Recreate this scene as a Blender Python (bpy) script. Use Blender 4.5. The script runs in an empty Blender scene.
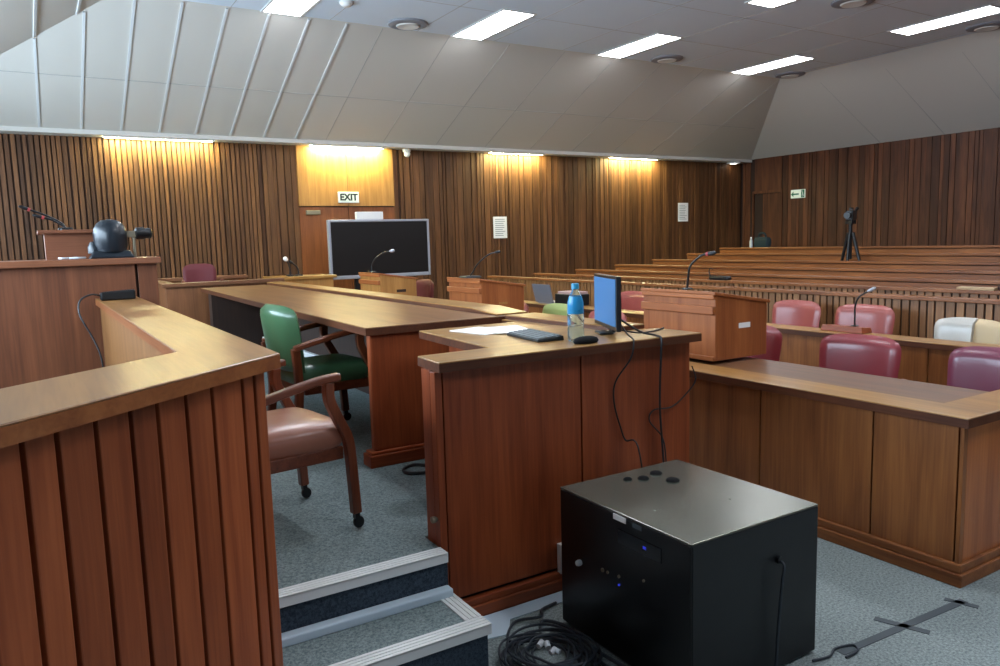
import bpy, bmesh, math, random
from mathutils import Vector, Matrix
random.seed(7)
scene = bpy.context.scene
C = scene.collection
PI = math.pi

# ------------------------------------------------------------------ colour / materials
def lin(c):
    return tuple(((v/255)/12.92 if v/255 <= .04045 else ((v/255+.055)/1.055)**2.4) for v in c)
def rgba(c): return (*lin(c), 1)

def mat(name, col, rough=.5, metal=0., spec=.5, coat=0., emit=None, estr=0., trans=0., ior=1.45, bump=0., bscale=200.):
    m = bpy.data.materials.new(name); m.use_nodes = True
    nt = m.node_tree; b = nt.nodes['Principled BSDF']
    b.inputs['Base Color'].default_value = rgba(col)
    b.inputs['Roughness'].default_value = rough
    b.inputs['Metallic'].default_value = metal
    b.inputs['Specular IOR Level'].default_value = spec
    b.inputs['Coat Weight'].default_value = coat
    b.inputs['Coat Roughness'].default_value = .15
    b.inputs['Transmission Weight'].default_value = trans
    b.inputs['IOR'].default_value = ior
    if emit:
        b.inputs['Emission Color'].default_value = rgba(emit); b.inputs['Emission Strength'].default_value = estr
    tc = nt.nodes.new('ShaderNodeTexCoord')
    n = nt.nodes.new('ShaderNodeTexNoise'); n.inputs['Scale'].default_value = 9; n.inputs['Detail'].default_value = 4
    nt.links.new(tc.outputs['Object'], n.inputs['Vector'])
    mr = nt.nodes.new('ShaderNodeMapRange')
    mr.inputs['To Min'].default_value = max(0, rough-.06); mr.inputs['To Max'].default_value = min(1, rough+.06)
    nt.links.new(n.outputs['Fac'], mr.inputs['Value']); nt.links.new(mr.outputs['Result'], b.inputs['Roughness'])
    if bump:
        n2 = nt.nodes.new('ShaderNodeTexNoise'); n2.inputs['Scale'].default_value = bscale; n2.inputs['Detail'].default_value = 3
        nt.links.new(tc.outputs['Object'], n2.inputs['Vector'])
        bp = nt.nodes.new('ShaderNodeBump'); bp.inputs['Strength'].default_value = bump; bp.inputs['Distance'].default_value = .004
        nt.links.new(n2.outputs['Fac'], bp.inputs['Height']); nt.links.new(bp.outputs['Normal'], b.inputs['Normal'])
    return m

def wood(name, dark, light, axis='z', rough=.4, var=.0, coat=.0, dens=1.0, spec=.5):
    """varnished timber: fine grain running along one axis, every board (mesh island) with its own tone"""
    m = bpy.data.materials.new(name); m.use_nodes = True
    nt = m.node_tree; N = nt.nodes; L = nt.links; b = N['Principled BSDF']
    tc = N.new('ShaderNodeTexCoord'); geo = N.new('ShaderNodeNewGeometry')
    off = N.new('ShaderNodeVectorMath'); off.operation = 'SCALE'; off.inputs['Scale'].default_value = 13.
    cmb = N.new('ShaderNodeCombineXYZ')
    for s in 'XYZ': L.new(geo.outputs['Random Per Island'], cmb.inputs[s])
    L.new(cmb.outputs['Vector'], off.inputs[0])
    add = N.new('ShaderNodeVectorMath'); add.operation = 'ADD'
    L.new(tc.outputs['Object'], add.inputs[0]); L.new(off.outputs['Vector'], add.inputs[1])
    def layer(a, c, det):
        mp = N.new('ShaderNodeMapping'); s = [c*dens]*3; s['xyz'.index(axis)] = a
        mp.inputs['Scale'].default_value = s; L.new(add.outputs['Vector'], mp.inputs['Vector'])
        n = N.new('ShaderNodeTexNoise'); n.inputs['Scale'].default_value = 1; n.inputs['Detail'].default_value = det
        n.inputs['Distortion'].default_value = .6
        L.new(mp.outputs['Vector'], n.inputs['Vector']); return n.outputs['Fac']
    f1 = layer(1.1, 11, 3); f2 = layer(2.5, 70, 4)
    mx = N.new('ShaderNodeMath'); mx.operation = 'MULTIPLY_ADD'; mx.inputs[1].default_value = .4
    m2 = N.new('ShaderNodeMath'); m2.operation = 'MULTIPLY'; m2.inputs[1].default_value = .6
    L.new(f1, m2.inputs[0]); L.new(f2, mx.inputs[0]); L.new(m2.outputs[0], mx.inputs[2])
    r = N.new('ShaderNodeValToRGB'); r.color_ramp.elements[0].position = .33; r.color_ramp.elements[1].position = .67
    r.color_ramp.elements[0].color = rgba(dark); r.color_ramp.elements[1].color = rgba(light)
    L.new(mx.outputs[0], r.inputs['Fac'])
    h = N.new('ShaderNodeHueSaturation'); L.new(r.outputs['Color'], h.inputs['Color'])
    mr = N.new('ShaderNodeMapRange'); mr.inputs['To Min'].default_value = 1-var; mr.inputs['To Max'].default_value = 1+var
    L.new(geo.outputs['Random Per Island'], mr.inputs['Value']); L.new(mr.outputs['Result'], h.inputs['Value'])
    L.new(h.outputs['Color'], b.inputs['Base Color'])
    b.inputs['Roughness'].default_value = rough; b.inputs['Specular IOR Level'].default_value = spec
    b.inputs['Coat Weight'].default_value = coat; b.inputs['Coat Roughness'].default_value = .22
    bp = N.new('ShaderNodeBump'); bp.inputs['Strength'].default_value = .12; bp.inputs['Distance'].default_value = .003
    L.new(f2, bp.inputs['Height']); L.new(bp.outputs['Normal'], b.inputs['Normal'])
    return m

def carpet(name, a, c, stains=()):
    m = bpy.data.materials.new(name); m.use_nodes = True
    nt = m.node_tree; N = nt.nodes; L = nt.links; b = N['Principled BSDF']
    tc = N.new('ShaderNodeTexCoord')
    n = N.new('ShaderNodeTexNoise'); n.inputs['Scale'].default_value = 90; n.inputs['Detail'].default_value = 5; n.inputs['Roughness'].default_value = .8
    L.new(tc.outputs['Object'], n.inputs['Vector'])
    r = N.new('ShaderNodeValToRGB'); r.color_ramp.elements[0].position = .36; r.color_ramp.elements[1].position = .64
    r.color_ramp.elements[0].color = rgba(a); r.color_ramp.elements[1].color = rgba(c)
    L.new(n.outputs['Fac'], r.inputs['Fac'])
    n3 = N.new('ShaderNodeTexNoise'); n3.inputs['Scale'].default_value = 2.2; n3.inputs['Detail'].default_value = 4
    L.new(tc.outputs['Object'], n3.inputs['Vector'])
    mr = N.new('ShaderNodeMapRange'); mr.inputs['To Min'].default_value = .78; mr.inputs['To Max'].default_value = 1.2
    L.new(n3.outputs['Fac'], mr.inputs['Value'])
    h = N.new('ShaderNodeHueSaturation'); L.new(r.outputs['Color'], h.inputs['Color']); val = mr.outputs['Result']
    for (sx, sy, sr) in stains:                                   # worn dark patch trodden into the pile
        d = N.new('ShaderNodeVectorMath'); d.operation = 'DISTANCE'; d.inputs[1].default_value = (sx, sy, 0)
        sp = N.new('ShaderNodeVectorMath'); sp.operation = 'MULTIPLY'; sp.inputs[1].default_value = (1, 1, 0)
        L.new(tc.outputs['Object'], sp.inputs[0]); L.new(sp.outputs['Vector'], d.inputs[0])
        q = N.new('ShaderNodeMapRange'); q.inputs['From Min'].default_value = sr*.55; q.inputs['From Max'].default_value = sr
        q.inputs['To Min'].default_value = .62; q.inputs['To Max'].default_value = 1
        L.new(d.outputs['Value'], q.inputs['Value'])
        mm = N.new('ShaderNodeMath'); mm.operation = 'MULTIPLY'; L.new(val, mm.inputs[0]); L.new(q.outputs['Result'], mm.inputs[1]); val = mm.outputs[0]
    L.new(val, h.inputs['Value']); L.new(h.outputs['Color'], b.inputs['Base Color'])
    b.inputs['Roughness'].default_value = .95; b.inputs['Specular IOR Level'].default_value = .1
    bp = N.new('ShaderNodeBump'); bp.inputs['Strength'].default_value = .5; bp.inputs['Distance'].default_value = .004
    n2 = N.new('ShaderNodeTexNoise'); n2.inputs['Scale'].default_value = 260; L.new(tc.outputs['Object'], n2.inputs['Vector'])
    L.new(n2.outputs['Fac'], bp.inputs['Height']); L.new(bp.outputs['Normal'], b.inputs['Normal'])
    return m

def emis(name, col, s):
    m = bpy.data.materials.new(name); m.use_nodes = True
    nt = m.node_tree; b = nt.nodes['Principled BSDF']; b.inputs['Base Color'].default_value = rgba(col)
    b.inputs['Emission Color'].default_value = rgba(col); b.inputs['Emission Strength'].default_value = s
    return m

M = {}
def wset(key, dark, light, **k):
    for a in 'xyz': M[key+'_'+a] = wood(key+'_'+a, dark, light, a, **k)
wset('red', (116, 50, 24), (162, 82, 44), rough=.42, var=.16, spec=.35)          # front panels
wset('top', (104, 66, 36), (148, 102, 58), rough=.3, var=.08, coat=.3)
wset('edge', (66, 34, 20), (96, 54, 32), rough=.45, var=.05, spec=.3)         # redder hardwood lipping, darkened with the shade of the edge faces
wset('ledge', (130, 90, 42), (174, 128, 66), rough=.3, var=.08, coat=.3)
wset('slat', (70, 43, 26), (114, 76, 45), rough=.5, var=.34, spec=.3)         # back wall slats
wset('dkslat', (58, 31, 19), (98, 58, 36), rough=.5, var=.4, spec=.3)         # right wall boards
wset('honey', (152, 104, 52), (188, 136, 74), rough=.42, var=.06)
wset('pew', (104, 58, 29), (148, 92, 49), rough=.36, var=.14, coat=.1)
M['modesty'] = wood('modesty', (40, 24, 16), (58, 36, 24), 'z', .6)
wset('rim', (92, 56, 34), (128, 82, 52), rough=.4, var=.05)
wset('bench', (96, 54, 34), (130, 78, 50), rough=.42, var=.06)
wset('stand', (122, 58, 31), (166, 90, 52), rough=.42, var=.22, spec=.35)
wset('chair', (86, 40, 24), (130, 70, 42), rough=.3, coat=.2, dens=2)
M['gap'] = mat('groove_dark', (44, 26, 18), .8)
M['wallgap'] = mat('groove_brown', (58, 36, 22), .8)
M['carpet'] = carpet('carpet_grey', (92, 102, 105), (160, 170, 168))
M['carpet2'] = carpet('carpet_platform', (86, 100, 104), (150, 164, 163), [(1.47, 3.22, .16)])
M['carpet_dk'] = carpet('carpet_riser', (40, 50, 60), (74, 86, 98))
M['alu'] = mat('nosing_aluminium', (226, 229, 228), .45, .05)
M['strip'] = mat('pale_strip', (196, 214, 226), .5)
M['matt'] = mat('matt_black', (16, 15, 16), .85, spec=.2)
M['ceil'] = mat('ceiling_plaster', (214, 226, 238), .85, bump=.1, bscale=60)
M['ceil2'] = mat('slope_panel', (200, 196, 188), .8, bump=.08, bscale=60)
M['batten'] = mat('joint_batten', (206, 208, 208), .6)
M['seam'] = mat('joint_seam', (172, 170, 166), .9)
M['white'] = mat('white_plastic', (226, 226, 222), .4)
M['paper'] = mat('paper', (238, 238, 236), .7)
M['ink'] = mat('ink_grey', (150, 152, 154), .8)
M['black'] = mat('black_plastic', (20, 21, 23), .35)
M['blackm'] = mat('black_steel', (15, 18, 22), .42, .0, bump=.03, bscale=300)
M['rackside'] = mat('black_glass_front', (9, 11, 14), .3)
M['racktop_sheen'] = mat('black_steel_sheen', (112, 113, 102), .25, .6)  # black steel, with the overhead sheen put into its grey-green colour
M['cable'] = mat('cable_black', (24, 25, 28), .5)
M['cableb'] = mat('cable_pile_grey', (44, 52, 60), .5)
M['screen'] = mat('tv_screen', (20, 18, 18), .35)
M['silver'] = mat('silver_bezel', (166, 168, 176), .35, .4)
M['chrome'] = mat('chrome', (210, 210, 210), .2, 1.)
M['green'] = mat('vinyl_green', (64, 100, 68), .3, coat=.2, bump=.03, bscale=120)
M['lime'] = mat('vinyl_pale_green', (150, 166, 104), .35, bump=.03, bscale=120)
M['tan'] = mat('vinyl_tan', (164, 108, 86), .34, coat=.2, bump=.03, bscale=120)
M['redv'] = mat('vinyl_red', (130, 48, 54), .32, coat=.25, bump=.04, bscale=120)
M['maroon'] = mat('vinyl_maroon', (110, 50, 68), .3, coat=.25, bump=.04, bscale=120)
M['pinkv'] = mat('vinyl_pink', (142, 68, 62), .34, coat=.2, bump=.04, bscale=120)
M['cream'] = mat('vinyl_cream', (186, 164, 128), .4, bump=.05, bscale=60)
M['wrap'] = mat('plastic_wrap', (178, 174, 166), .25, coat=.4, bump=.2, bscale=40)
M['darkred'] = mat('vinyl_dark_red', (92, 28, 32), .6)
M['troffer'] = emis('troffer_light', (244, 248, 255), 21.)
M['cove'] = emis('cove_light', (250, 250, 186), 170.)
M['down'] = emis('downlight_glow', (255, 246, 226), 6.)
M['monitor'] = emis('monitor_blue', (52, 104, 152), .2)
M['ledblue'] = emis('led_blue', (44, 54, 190), .7)
M['lcd'] = mat('lcd_dark', (8, 9, 18), .25)
M['exitw'] = emis('exit_panel', (214, 222, 206), .3)
M['exitink'] = mat('exit_ink', (40, 54, 46), .6)
M['exitg'] = mat('exit_green', (40, 120, 84), .6)
M['tape'] = mat('tape_grey', (74, 82, 87), .8)
M['plug'] = mat('plug_white', (190, 196, 200), .5)
M['clear'] = mat('clear_plastic', (214, 236, 234), .06, trans=.92, ior=1.2)
M['bluelabel'] = mat('blue_label', (38, 134, 186), .3)
M['bluecap'] = mat('blue_cap', (40, 140, 180), .4)
M['redfoam'] = mat('red_mic_ring', (170, 66, 66), .5)
M['teal'] = mat('teal_cloth', (20, 38, 42), .8)
M['dkbody'] = mat('dark_blue_casing', (20, 28, 36), .36, coat=.2)
M['door'] = M['honey_z']
M['bronze'] = mat('bronze_metal', (150, 140, 120), .4, .7)
M['glass'] = mat('window_glass', (240, 246, 250), .02)
_nt = M['glass'].node_tree; _tr = _nt.nodes.new('ShaderNodeBsdfTransparent'); _mx = _nt.nodes.new('ShaderNodeMixShader'); _mx.inputs[0].default_value = .92
_nt.links.new(_nt.nodes['Principled BSDF'].outputs[0], _mx.inputs[1]); _nt.links.new(_tr.outputs[0], _mx.inputs[2]); _nt.links.new(_mx.outputs[0], _nt.nodes['Material Output'].inputs['Surface'])

# ------------------------------------------------------------------ mesh builder
class MB:
    def __init__(s): s.v = []; s.f = []; s.sm = False
    def add(s, vs, fs):
        o = len(s.v); s.v += [tuple(v) for v in vs]; s.f += [tuple(i+o for i in f) for f in fs]; return s
    def box(s, x0, x1, y0, y1, z0, z1):
        vs = [(x, y, z) for z in (z0, z1) for (x, y) in ((x0, y0), (x1, y0), (x1, y1), (x0, y1))]
        return s.add(vs, [(3, 2, 1, 0), (4, 5, 6, 7), (0, 1, 5, 4), (1, 2, 6, 5), (2, 3, 7, 6), (3, 0, 4, 7)])
    def obox(s, p, d, n, l, t, z0, z1):       # box from p along unit dir d length l, thickness t along unit normal n
        c = [(p[0], p[1]), (p[0]+d[0]*l, p[1]+d[1]*l), (p[0]+d[0]*l+n[0]*t, p[1]+d[1]*l+n[1]*t), (p[0]+n[0]*t, p[1]+n[1]*t)]
        return s.prism(c, z0, z1)
    def prism(s, poly, z0, z1):
        a = sum(poly[i][0]*poly[(i+1) % len(poly)][1]-poly[(i+1) % len(poly)][0]*poly[i][1] for i in range(len(poly)))
        if a < 0: poly = poly[::-1]
        n = len(poly)
        vs = [(x, y, z0) for x, y in poly]+[(x, y, z1) for x, y in poly]
        return s.add(vs, [tuple(range(n-1, -1, -1)), tuple(range(n, 2*n))]+[(i, (i+1) % n, n+(i+1) % n, n+i) for i in range(n)])
    def hexa(s, b4, t4):                       # bottom four, top four (ccw from above)
        return s.add(list(b4)+list(t4), [(3, 2, 1, 0), (4, 5, 6, 7), (0, 1, 5, 4), (1, 2, 6, 5), (2, 3, 7, 6), (3, 0, 4, 7)])
    def tube(s, path, r, seg=8, smooth=True):
        P = [Vector(p) for p in path]; n = len(P); rs = r if isinstance(r, (list, tuple)) else [r]*n
        vs = []; up = None
        for i in range(n):
            t = (P[min(i+1, n-1)]-P[max(i-1, 0)]); t = t.normalized() if t.length > 1e-9 else Vector((0, 0, 1))
            if up is None:
                up = Vector((0, 0, 1)) if abs(t.z) < .9 else Vector((1, 0, 0))
            a = t.cross(up); a = a.normalized() if a.length > 1e-6 else t.orthogonal().normalized(); up = a.cross(t).normalized()
            for k in range(seg):
                w = 2*PI*k/seg; vs.append(P[i]+a*math.cos(w)*rs[i]+up*math.sin(w)*rs[i])
        fs = [(i*seg+k, i*seg+(k+1) % seg, (i+1)*seg+(k+1) % seg, (i+1)*seg+k) for i in range(n-1) for k in range(seg)]
        fs += [tuple(range(seg-1, -1, -1)), tuple(range((n-1)*seg, n*seg))]
        s.sm = s.sm or smooth
        return s.add(vs, fs)
    def sweep(s, path, w, h):                  # rectangular section; path mostly in xz, width along y
        P = [Vector(p) for p in path]; n = len(P); vs = []
        ws = w if isinstance(w, (list, tuple)) else [w]*n; hs = h if isinstance(h, (list, tuple)) else [h]*n
        for i in range(n):
            t = (P[min(i+1, n-1)]-P[max(i-1, 0)]).normalized(); y = Vector((0, 1, 0)); nn = y.cross(t).normalized(); y2 = t.cross(nn)
            for (a, b) in ((-1, -1), (1, -1), (1, 1), (-1, 1)): vs.append(P[i]+y2*a*ws[i]/2+nn*b*hs[i]/2)
        fs = [(i*4+k, i*4+(k+1) % 4, (i+1)*4+(k+1) % 4, (i+1)*4+k) for i in range(n-1) for k in range(4)]
        fs += [(3, 2, 1, 0), tuple(range((n-1)*4, n*4))]
        return s.add(vs, fs)
    def lathe(s, prof, c=(0, 0, 0), seg=20, axis='z', smooth=True):
        vs = []; n = len(prof)
        for (r, z) in prof:
            for k in range(seg):
                w = 2*PI*k/seg; p = (r*math.cos(w), r*math.sin(w), z)
                if axis == 'x': p = (z, p[0], p[1])
                if axis == 'y': p = (p[1], z, p[0])
                vs.append((p[0]+c[0], p[1]+c[1], p[2]+c[2]))
        fs = [(i*seg+k, i*seg+(k+1) % seg, (i+1)*seg+(k+1) % seg, (i+1)*seg+k) for i in range(n-1) for k in range(seg)]
        fs += [tuple(range(seg-1, -1, -1)), tuple(range((n-1)*seg, n*seg))]
        s.sm = s.sm or smooth
        return s.add(vs, fs)
    def ball(s, c, r, sz=1., seg=16):
        return s.lathe([(max(1e-4, r*math.sin(PI*i/10)), -r*sz*math.cos(PI*i/10)) for i in range(11)], c, seg)

def spline(pts, k=6):
    P = [Vector(p) for p in pts]; out = []
    for i in range(len(P)-1):
        a, b, c, d = P[max(i-1, 0)], P[i], P[i+1], P[min(i+2, len(P)-1)]
        for j in range(k):
            t = j/k; out.append(.5*((2*b)+(c-a)*t+(2*a-5*b+4*c-d)*t*t+(3*b-a-3*c+d)*t**3))
    return out+[P[-1]]

def obj(name, mb, m, parent=None, off=(0, 0, 0), bevel=0., smooth=None):
    me = bpy.data.meshes.new(name)
    me.from_pydata([(v[0]-off[0], v[1]-off[1], v[2]-off[2]) for v in mb.v], [], mb.f)
    bm = bmesh.new(); bm.from_mesh(me); bmesh.ops.recalc_face_normals(bm, faces=bm.faces); bm.to_mesh(me); bm.free()
    me.materials.append(M[m] if isinstance(m, str) else m)
    o = bpy.data.objects.new(name, me); C.objects.link(o)
    if parent: o.parent = parent
    else: o.location = off
    if (mb.sm if smooth is None else smooth):
        for p in me.polygons: p.use_smooth = True
        try: me.set_sharp_from_angle(angle=math.radians(48))
        except Exception: pass
    if bevel:
        b = o.modifiers.new('bevel', 'BEVEL'); b.width = bevel; b.segments = 2; b.limit_method = 'ANGLE'; b.angle_limit = math.radians(40)
    return o
def tag(o, label, cat, group=None):
    o['label'] = label; o['category'] = cat
    if group: o['group'] = group
    return o
def thing(name, label, cat, loc=(0, 0, 0), rz=0, group=None):
    o = bpy.data.objects.new(name, None); C.objects.link(o); o.empty_display_size = .1
    o.location = loc; o.rotation_euler = (0, 0, rz); return tag(o, label, cat, group)
def struct(name, mb, m, parent=None, bevel=0., smooth=None, off=(0, 0, 0)):
    o = obj(name, mb, m, parent, off, bevel, smooth)
    if not parent: o['kind'] = 'structure'
    return o
def dup(root, label=None, loc=None, rz=None, group=None, mats=None, scale=None):
    r = root.copy(); C.objects.link(r)
    if loc is not None: r.location = loc
    if rz is not None: r.rotation_euler = (0, 0, rz)
    if scale: r.scale = scale
    if label: r['label'] = label
    if group: r['group'] = group
    def kids(a, b):
        for ch in list(a.children):
            c = ch.copy(); C.objects.link(c); c.parent = b
            if mats:
                nm = ch.name.split('.')[0]
                if nm in mats:
                    c.data = ch.data.copy(); c.data.materials[0] = M[mats[nm]]
            kids(ch, c)
    kids(root, r)
    return r
def text_mb(s, size, org, ux, uy, nrm, depth=.002, bold=.0):
    """real lettering as mesh: laid out on the plane spanned by ux, uy"""
    cu = bpy.data.curves.new('lettering', 'FONT'); cu.body = s; cu.size = size; cu.extrude = depth; cu.offset = bold
    cu.align_x = 'CENTER'; cu.align_y = 'CENTER'; cu.resolution_u = 2
    o = bpy.data.objects.new('lettering', cu); C.objects.link(o)
    dg = bpy.context.evaluated_depsgraph_get(); me = bpy.data.meshes.new_from_object(o.evaluated_get(dg))
    mb = MB(); ux, uy, nrm, org = map(Vector, (ux, uy, nrm, org))
    mb.add([org+ux*v.co.x+uy*v.co.y+nrm*v.co.z for v in me.vertices], [tuple(p.vertices) for p in me.polygons])
    bpy.data.objects.remove(o); bpy.data.curves.remove(cu); bpy.data.meshes.remove(me)
    return mb

def slab_top(poly, z0, z1, key, parent, off, edge='edge_y', part='desktop'):
    obj('edging', MB().prism(poly, z0, z1-.006), edge, parent, off)
    return obj(part, MB().prism(poly, z1-.006, z1), key, parent, off, .003)

# ------------------------------------------------------------------ camera
H = 1.6; F = 760.
P_, R_, Y_ = (math.radians(a) for a in (6.95, 1.63, 31.45))
fw = Vector((math.sin(Y_)*math.cos(P_), math.cos(Y_)*math.cos(P_), -math.sin(P_)))
rt = Vector((math.cos(Y_), -math.sin(Y_), 0)); dn = fw.cross(rt)
r2 = math.cos(R_)*rt+math.sin(R_)*dn; d2 = -math.sin(R_)*rt+math.cos(R_)*dn
cam = bpy.data.cameras.new('camera'); cam.sensor_width = 36; cam.lens = F/1000*36; cam.clip_start = .02
co = bpy.data.objects.new('camera', cam); C.objects.link(co)
rm = Matrix((r2, -d2, -fw)).transposed()
co.matrix_world = Matrix.Translation((0, 0, H)) @ rm.to_4x4()
scene.camera = co

# ------------------------------------------------------------------ room shell
XL, XR, YB, YF = -1.72, 14.2, 12.3, -3.2
CX0, CX1, CY1, CZ = 1.06, 12.0, 9.52, 4.4
SZ, SY, SXL, SXR = 3.26, 12.0, -1.42, 14.17          # lower edge of the slopes
ZS = 3.2
struct('floor', MB().box(XL-.2, XR+.2, YF-.2, YB+.2, -.12, 0), 'carpet')
# gallery tiers
PEW = [(6.7, 1.0), (7.65, 1.0), (8.6, 1.03), (9.55, 1.08), (10.5, 1.14), (11.45, 1.225), (12.4, 1.315)]
g = MB()
for i in range(2, 7):
    x0 = PEW[i][0]-.03; x1 = PEW[i+1][0]-.03 if i < 6 else XR
    g.box(x0, x1, YF, YB-.02, 0, PEW[i][1]-1.0)
struct('floor_gallery', g, 'carpet')
# ceiling: flat field, four slopes, soffit
c = MB()
T = .1
def slab(p): c.add([*p, *[(q[0], q[1], q[2]+T) for q in p]], [(0, 1, 2, 3), (7, 6, 5, 4), (0, 4, 5, 1), (1, 5, 6, 2), (2, 6, 7, 3), (3, 7, 4, 0)])
slab([(CX0, YF, CZ), (CX1, YF, CZ), (CX1, CY1, CZ), (CX0, CY1, CZ)])
ceil = struct('ceiling', c, 'ceil')
c = MB()
slab([(CX0, CY1, CZ), (CX1, CY1, CZ), (SXR, SY, SZ), (SXL, SY, SZ)])
slab([(CX0, YF, CZ), (CX0, CY1, CZ), (SXL, SY, SZ), (SXL, YF, SZ)])
slab([(CX1, YF, CZ), (SXR, YF, SZ), (SXR, SY, SZ), (CX1, CY1, CZ)])
c.box(XL, XR, SY, YB, ZS, SZ+.02); c.box(XL, SXL, YF, SY, ZS, SZ+.02); c.box(SXR, XR, YF, SY, SZ, SZ+.02)
struct('ceiling_slope', c, 'ceil2')
# joint battens on the slopes
def on_slope(x, t): return (x, CY1+(SY-CY1)*t, CZ+(SZ-CZ)*t)
sn = Vector((0, -(CZ-SZ), -(SY-CY1))).normalized()
def strip(x, t0, t1, w, d):
    a = Vector(on_slope(x, t0)); b = Vector(on_slope(x, t1)); e = sn*d
    return [a+Vector((-w, 0, 0)), a+Vector((w, 0, 0)), b+Vector((w, 0, 0)), b+Vector((-w, 0, 0))], e
bt = MB(); sm = MB()
x = -.72
while x < 12.6:
    t0 = 0. if CX0 <= x <= CX1 else ((CX0-x)/2.48 if x < CX0 else (x-CX1)/2.17)
    small = x > 3.9
    if not small or int(round((x+.72)/.49)) % 2 == 0:
        q, e = strip(x, t0+.01, .99, .004 if small else .014, .004 if small else .016)
        (sm if small else bt).add([*[p-e*.2 for p in q], *[p+e for p in q]], [(0, 1, 2, 3), (7, 6, 5, 4), (0, 4, 5, 1), (1, 5, 6, 2), (2, 6, 7, 3), (3, 7, 4, 0)])
    x += .49
a = Vector(on_slope(-.3, .57)); b = Vector(on_slope(13.0, .57)); dd = Vector((0, 2.48, -1.14)).normalized()*.006
sm.add([a-dd, b-dd, b+dd, a+dd, *[p+sn*.004 for p in (a-dd, b-dd, b+dd, a+dd)]], [(0, 1, 2, 3), (7, 6, 5, 4), (0, 4, 5, 1), (1, 5, 6, 2), (2, 6, 7, 3), (3, 7, 4, 0)])
for x in (.26, .68, -.23, -.72):     # battens running along the left slope, meeting those of the back slope at the hip
    k_ = (CX0-x)/2.48; z = CZ+(SZ-CZ)*k_; y1 = CY1+(CX0-x)-.01; e = Vector((1.14, 0, -2.48)).normalized()*.016; ww = Vector((2.48, 0, 1.14)).normalized()*.014
    p0 = Vector((x, YF, z)); p1 = Vector((x, y1, z)); q = [p0-ww, p0+ww, p1+ww, p1-ww]
    bt.add([*q, *[p+e for p in q]], [(0, 1, 2, 3), (7, 6, 5, 4), (0, 4, 5, 1), (1, 5, 6, 2), (2, 6, 7, 3), (3, 7, 4, 0)])
rs = Vector((-1.14, 0, -2.17)).normalized()
for i in range(8):     # panel joints of the right slope
    yy = 8.9-i*1.22
    p0 = Vector((CX1+.01, yy, CZ)); p1 = Vector((SXR, yy, SZ)); ww = Vector((0, .004, 0)); q = [p0-ww, p0+ww, p1+ww, p1-ww]
    sm.add([*q, *[p+rs*.004 for p in q]], [(0, 1, 2, 3), (7, 6, 5, 4), (0, 4, 5, 1), (1, 5, 6, 2), (2, 6, 7, 3), (3, 7, 4, 0)])
struct('trim_1', bt, 'batten'); struct('trim_2', sm, 'seam')
# ceiling tile joints of the flat field
cj = MB()
for i in range(1, 10): cj.box(CX0+i*1.2-.003, CX0+i*1.2+.003, YF, CY1, CZ-.002, CZ+.01)
for i in range(1, 11): cj.box(CX0, CX1, CY1-i*1.2-.003, CY1-i*1.2+.003, CZ-.002, CZ+.01)
struct('trim_3', cj, 'seam')
# back wall: backing + vertical slats
DX0, DX1, DZ = 3.77, 5.43, 2.22
w = MB(); w.box(XL, XR, YB, YB+.2, 0, ZS+.1)
wb = struct('wall_back', w, 'wallgap')
s1 = MB(); x = XL+.02
while x < XR-.08:
    wd = random.choice((.042, .05, .055)) if x < 3.2 else random.choice((.045, .06, .09, .11))
    if not (DX0-.03 < x+wd and x < DX1+.03):
        s1.box(x, x+wd, YB-random.choice((.024, .03, .036)), YB+.002, 0, ZS)
    x += wd+(random.choice((.016, .02, .026)) if x < 3.2 else random.choice((.006, .01, .016)))
s1.box(DX0-.09, DX0-.004, YB-.03, YB+.002, 0, ZS); s1.box(DX1+.004, DX1+.09, YB-.03, YB+.002, 0, ZS)
struct('slat_cladding', s1, 'slat_z', wb)
# right wall: broad vertical boards
w = MB(); w.box(XR, XR+.2, YF, YB+.2, 0, ZS+.1)
wr = struct('wall_right', w, 'gap')
s2 = MB(); y = YF+.02
D2Y0, D2Y1, D2Z = 11.17, 11.9, 2.5
while y < YB-.1:
    wd = random.choice((.06, .09, .12, .14))
    if not (D2Y0 < y+wd and y < D2Y1):
        s2.box(XR-random.choice((.015, .022, .028)), XR+.002, y, y+wd, 0, SZ+.01)
    y += wd+random.choice((.006, .012))
s2.box(XR-.02, XR+.002, D2Y0, D2Y1, D2Z, SZ+.01)
struct('board_cladding', s2, 'dkslat_z', wr)
# left and front walls (behind / beside the camera); the left one with a tall window band
w = MB(); w.box(XL-.2, XL, YF, YB+.2, 0, 1.7); w.box(XL-.2, XL, YF, YB+.2, 3.0, ZS+.1)
w.box(XL-.2, XL, YF, 2.0, 1.7, 3.0); w.box(XL-.2, XL, 10.6, YB+.2, 1.7, 3.0)
struct('wall_left', w, 'slat_z')
w = MB(); w.box(XL-.2, XR+.2, YF-.2, YF, 0, .9); w.box(XL-.2, XR+.2, YF-.2, YF, 2.9, CZ+.1); w.box(XL-.2, 0, YF-.2, YF, .9, 2.9); w.box(5.2, XR+.2, YF-.2, YF, .9, 2.9)
struct('wall_front', w, 'dkslat_z')
wf = MB()
for i in range(5): wf.box(i*1.3-.03, i*1.3+.03, YF-.14, YF-.06, .9, 2.9)
wf.box(0, 5.2, YF-.14, YF-.06, .9, .96); wf.box(0, 5.2, YF-.14, YF-.06, 2.84, 2.9)
fill_win = struct('window_fill', wf, 'white')  # unseen window, added as the opening for a front fill
obj('glass_pane', MB().box(0, 5.2, YF-.105, YF-.095, .94, 2.86), 'glass', fill_win)
wf = MB()
for i in range(8): wf.box(XL-.14, XL-.06, 2.0+i*1.2285-.03, 2.0+i*1.2285+.03, 1.7, 3.0)
wf.box(XL-.14, XL-.06, 2.0, 10.6, 1.7, 1.76); wf.box(XL-.14, XL-.06, 2.0, 10.6, 2.94, 3.0)
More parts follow.
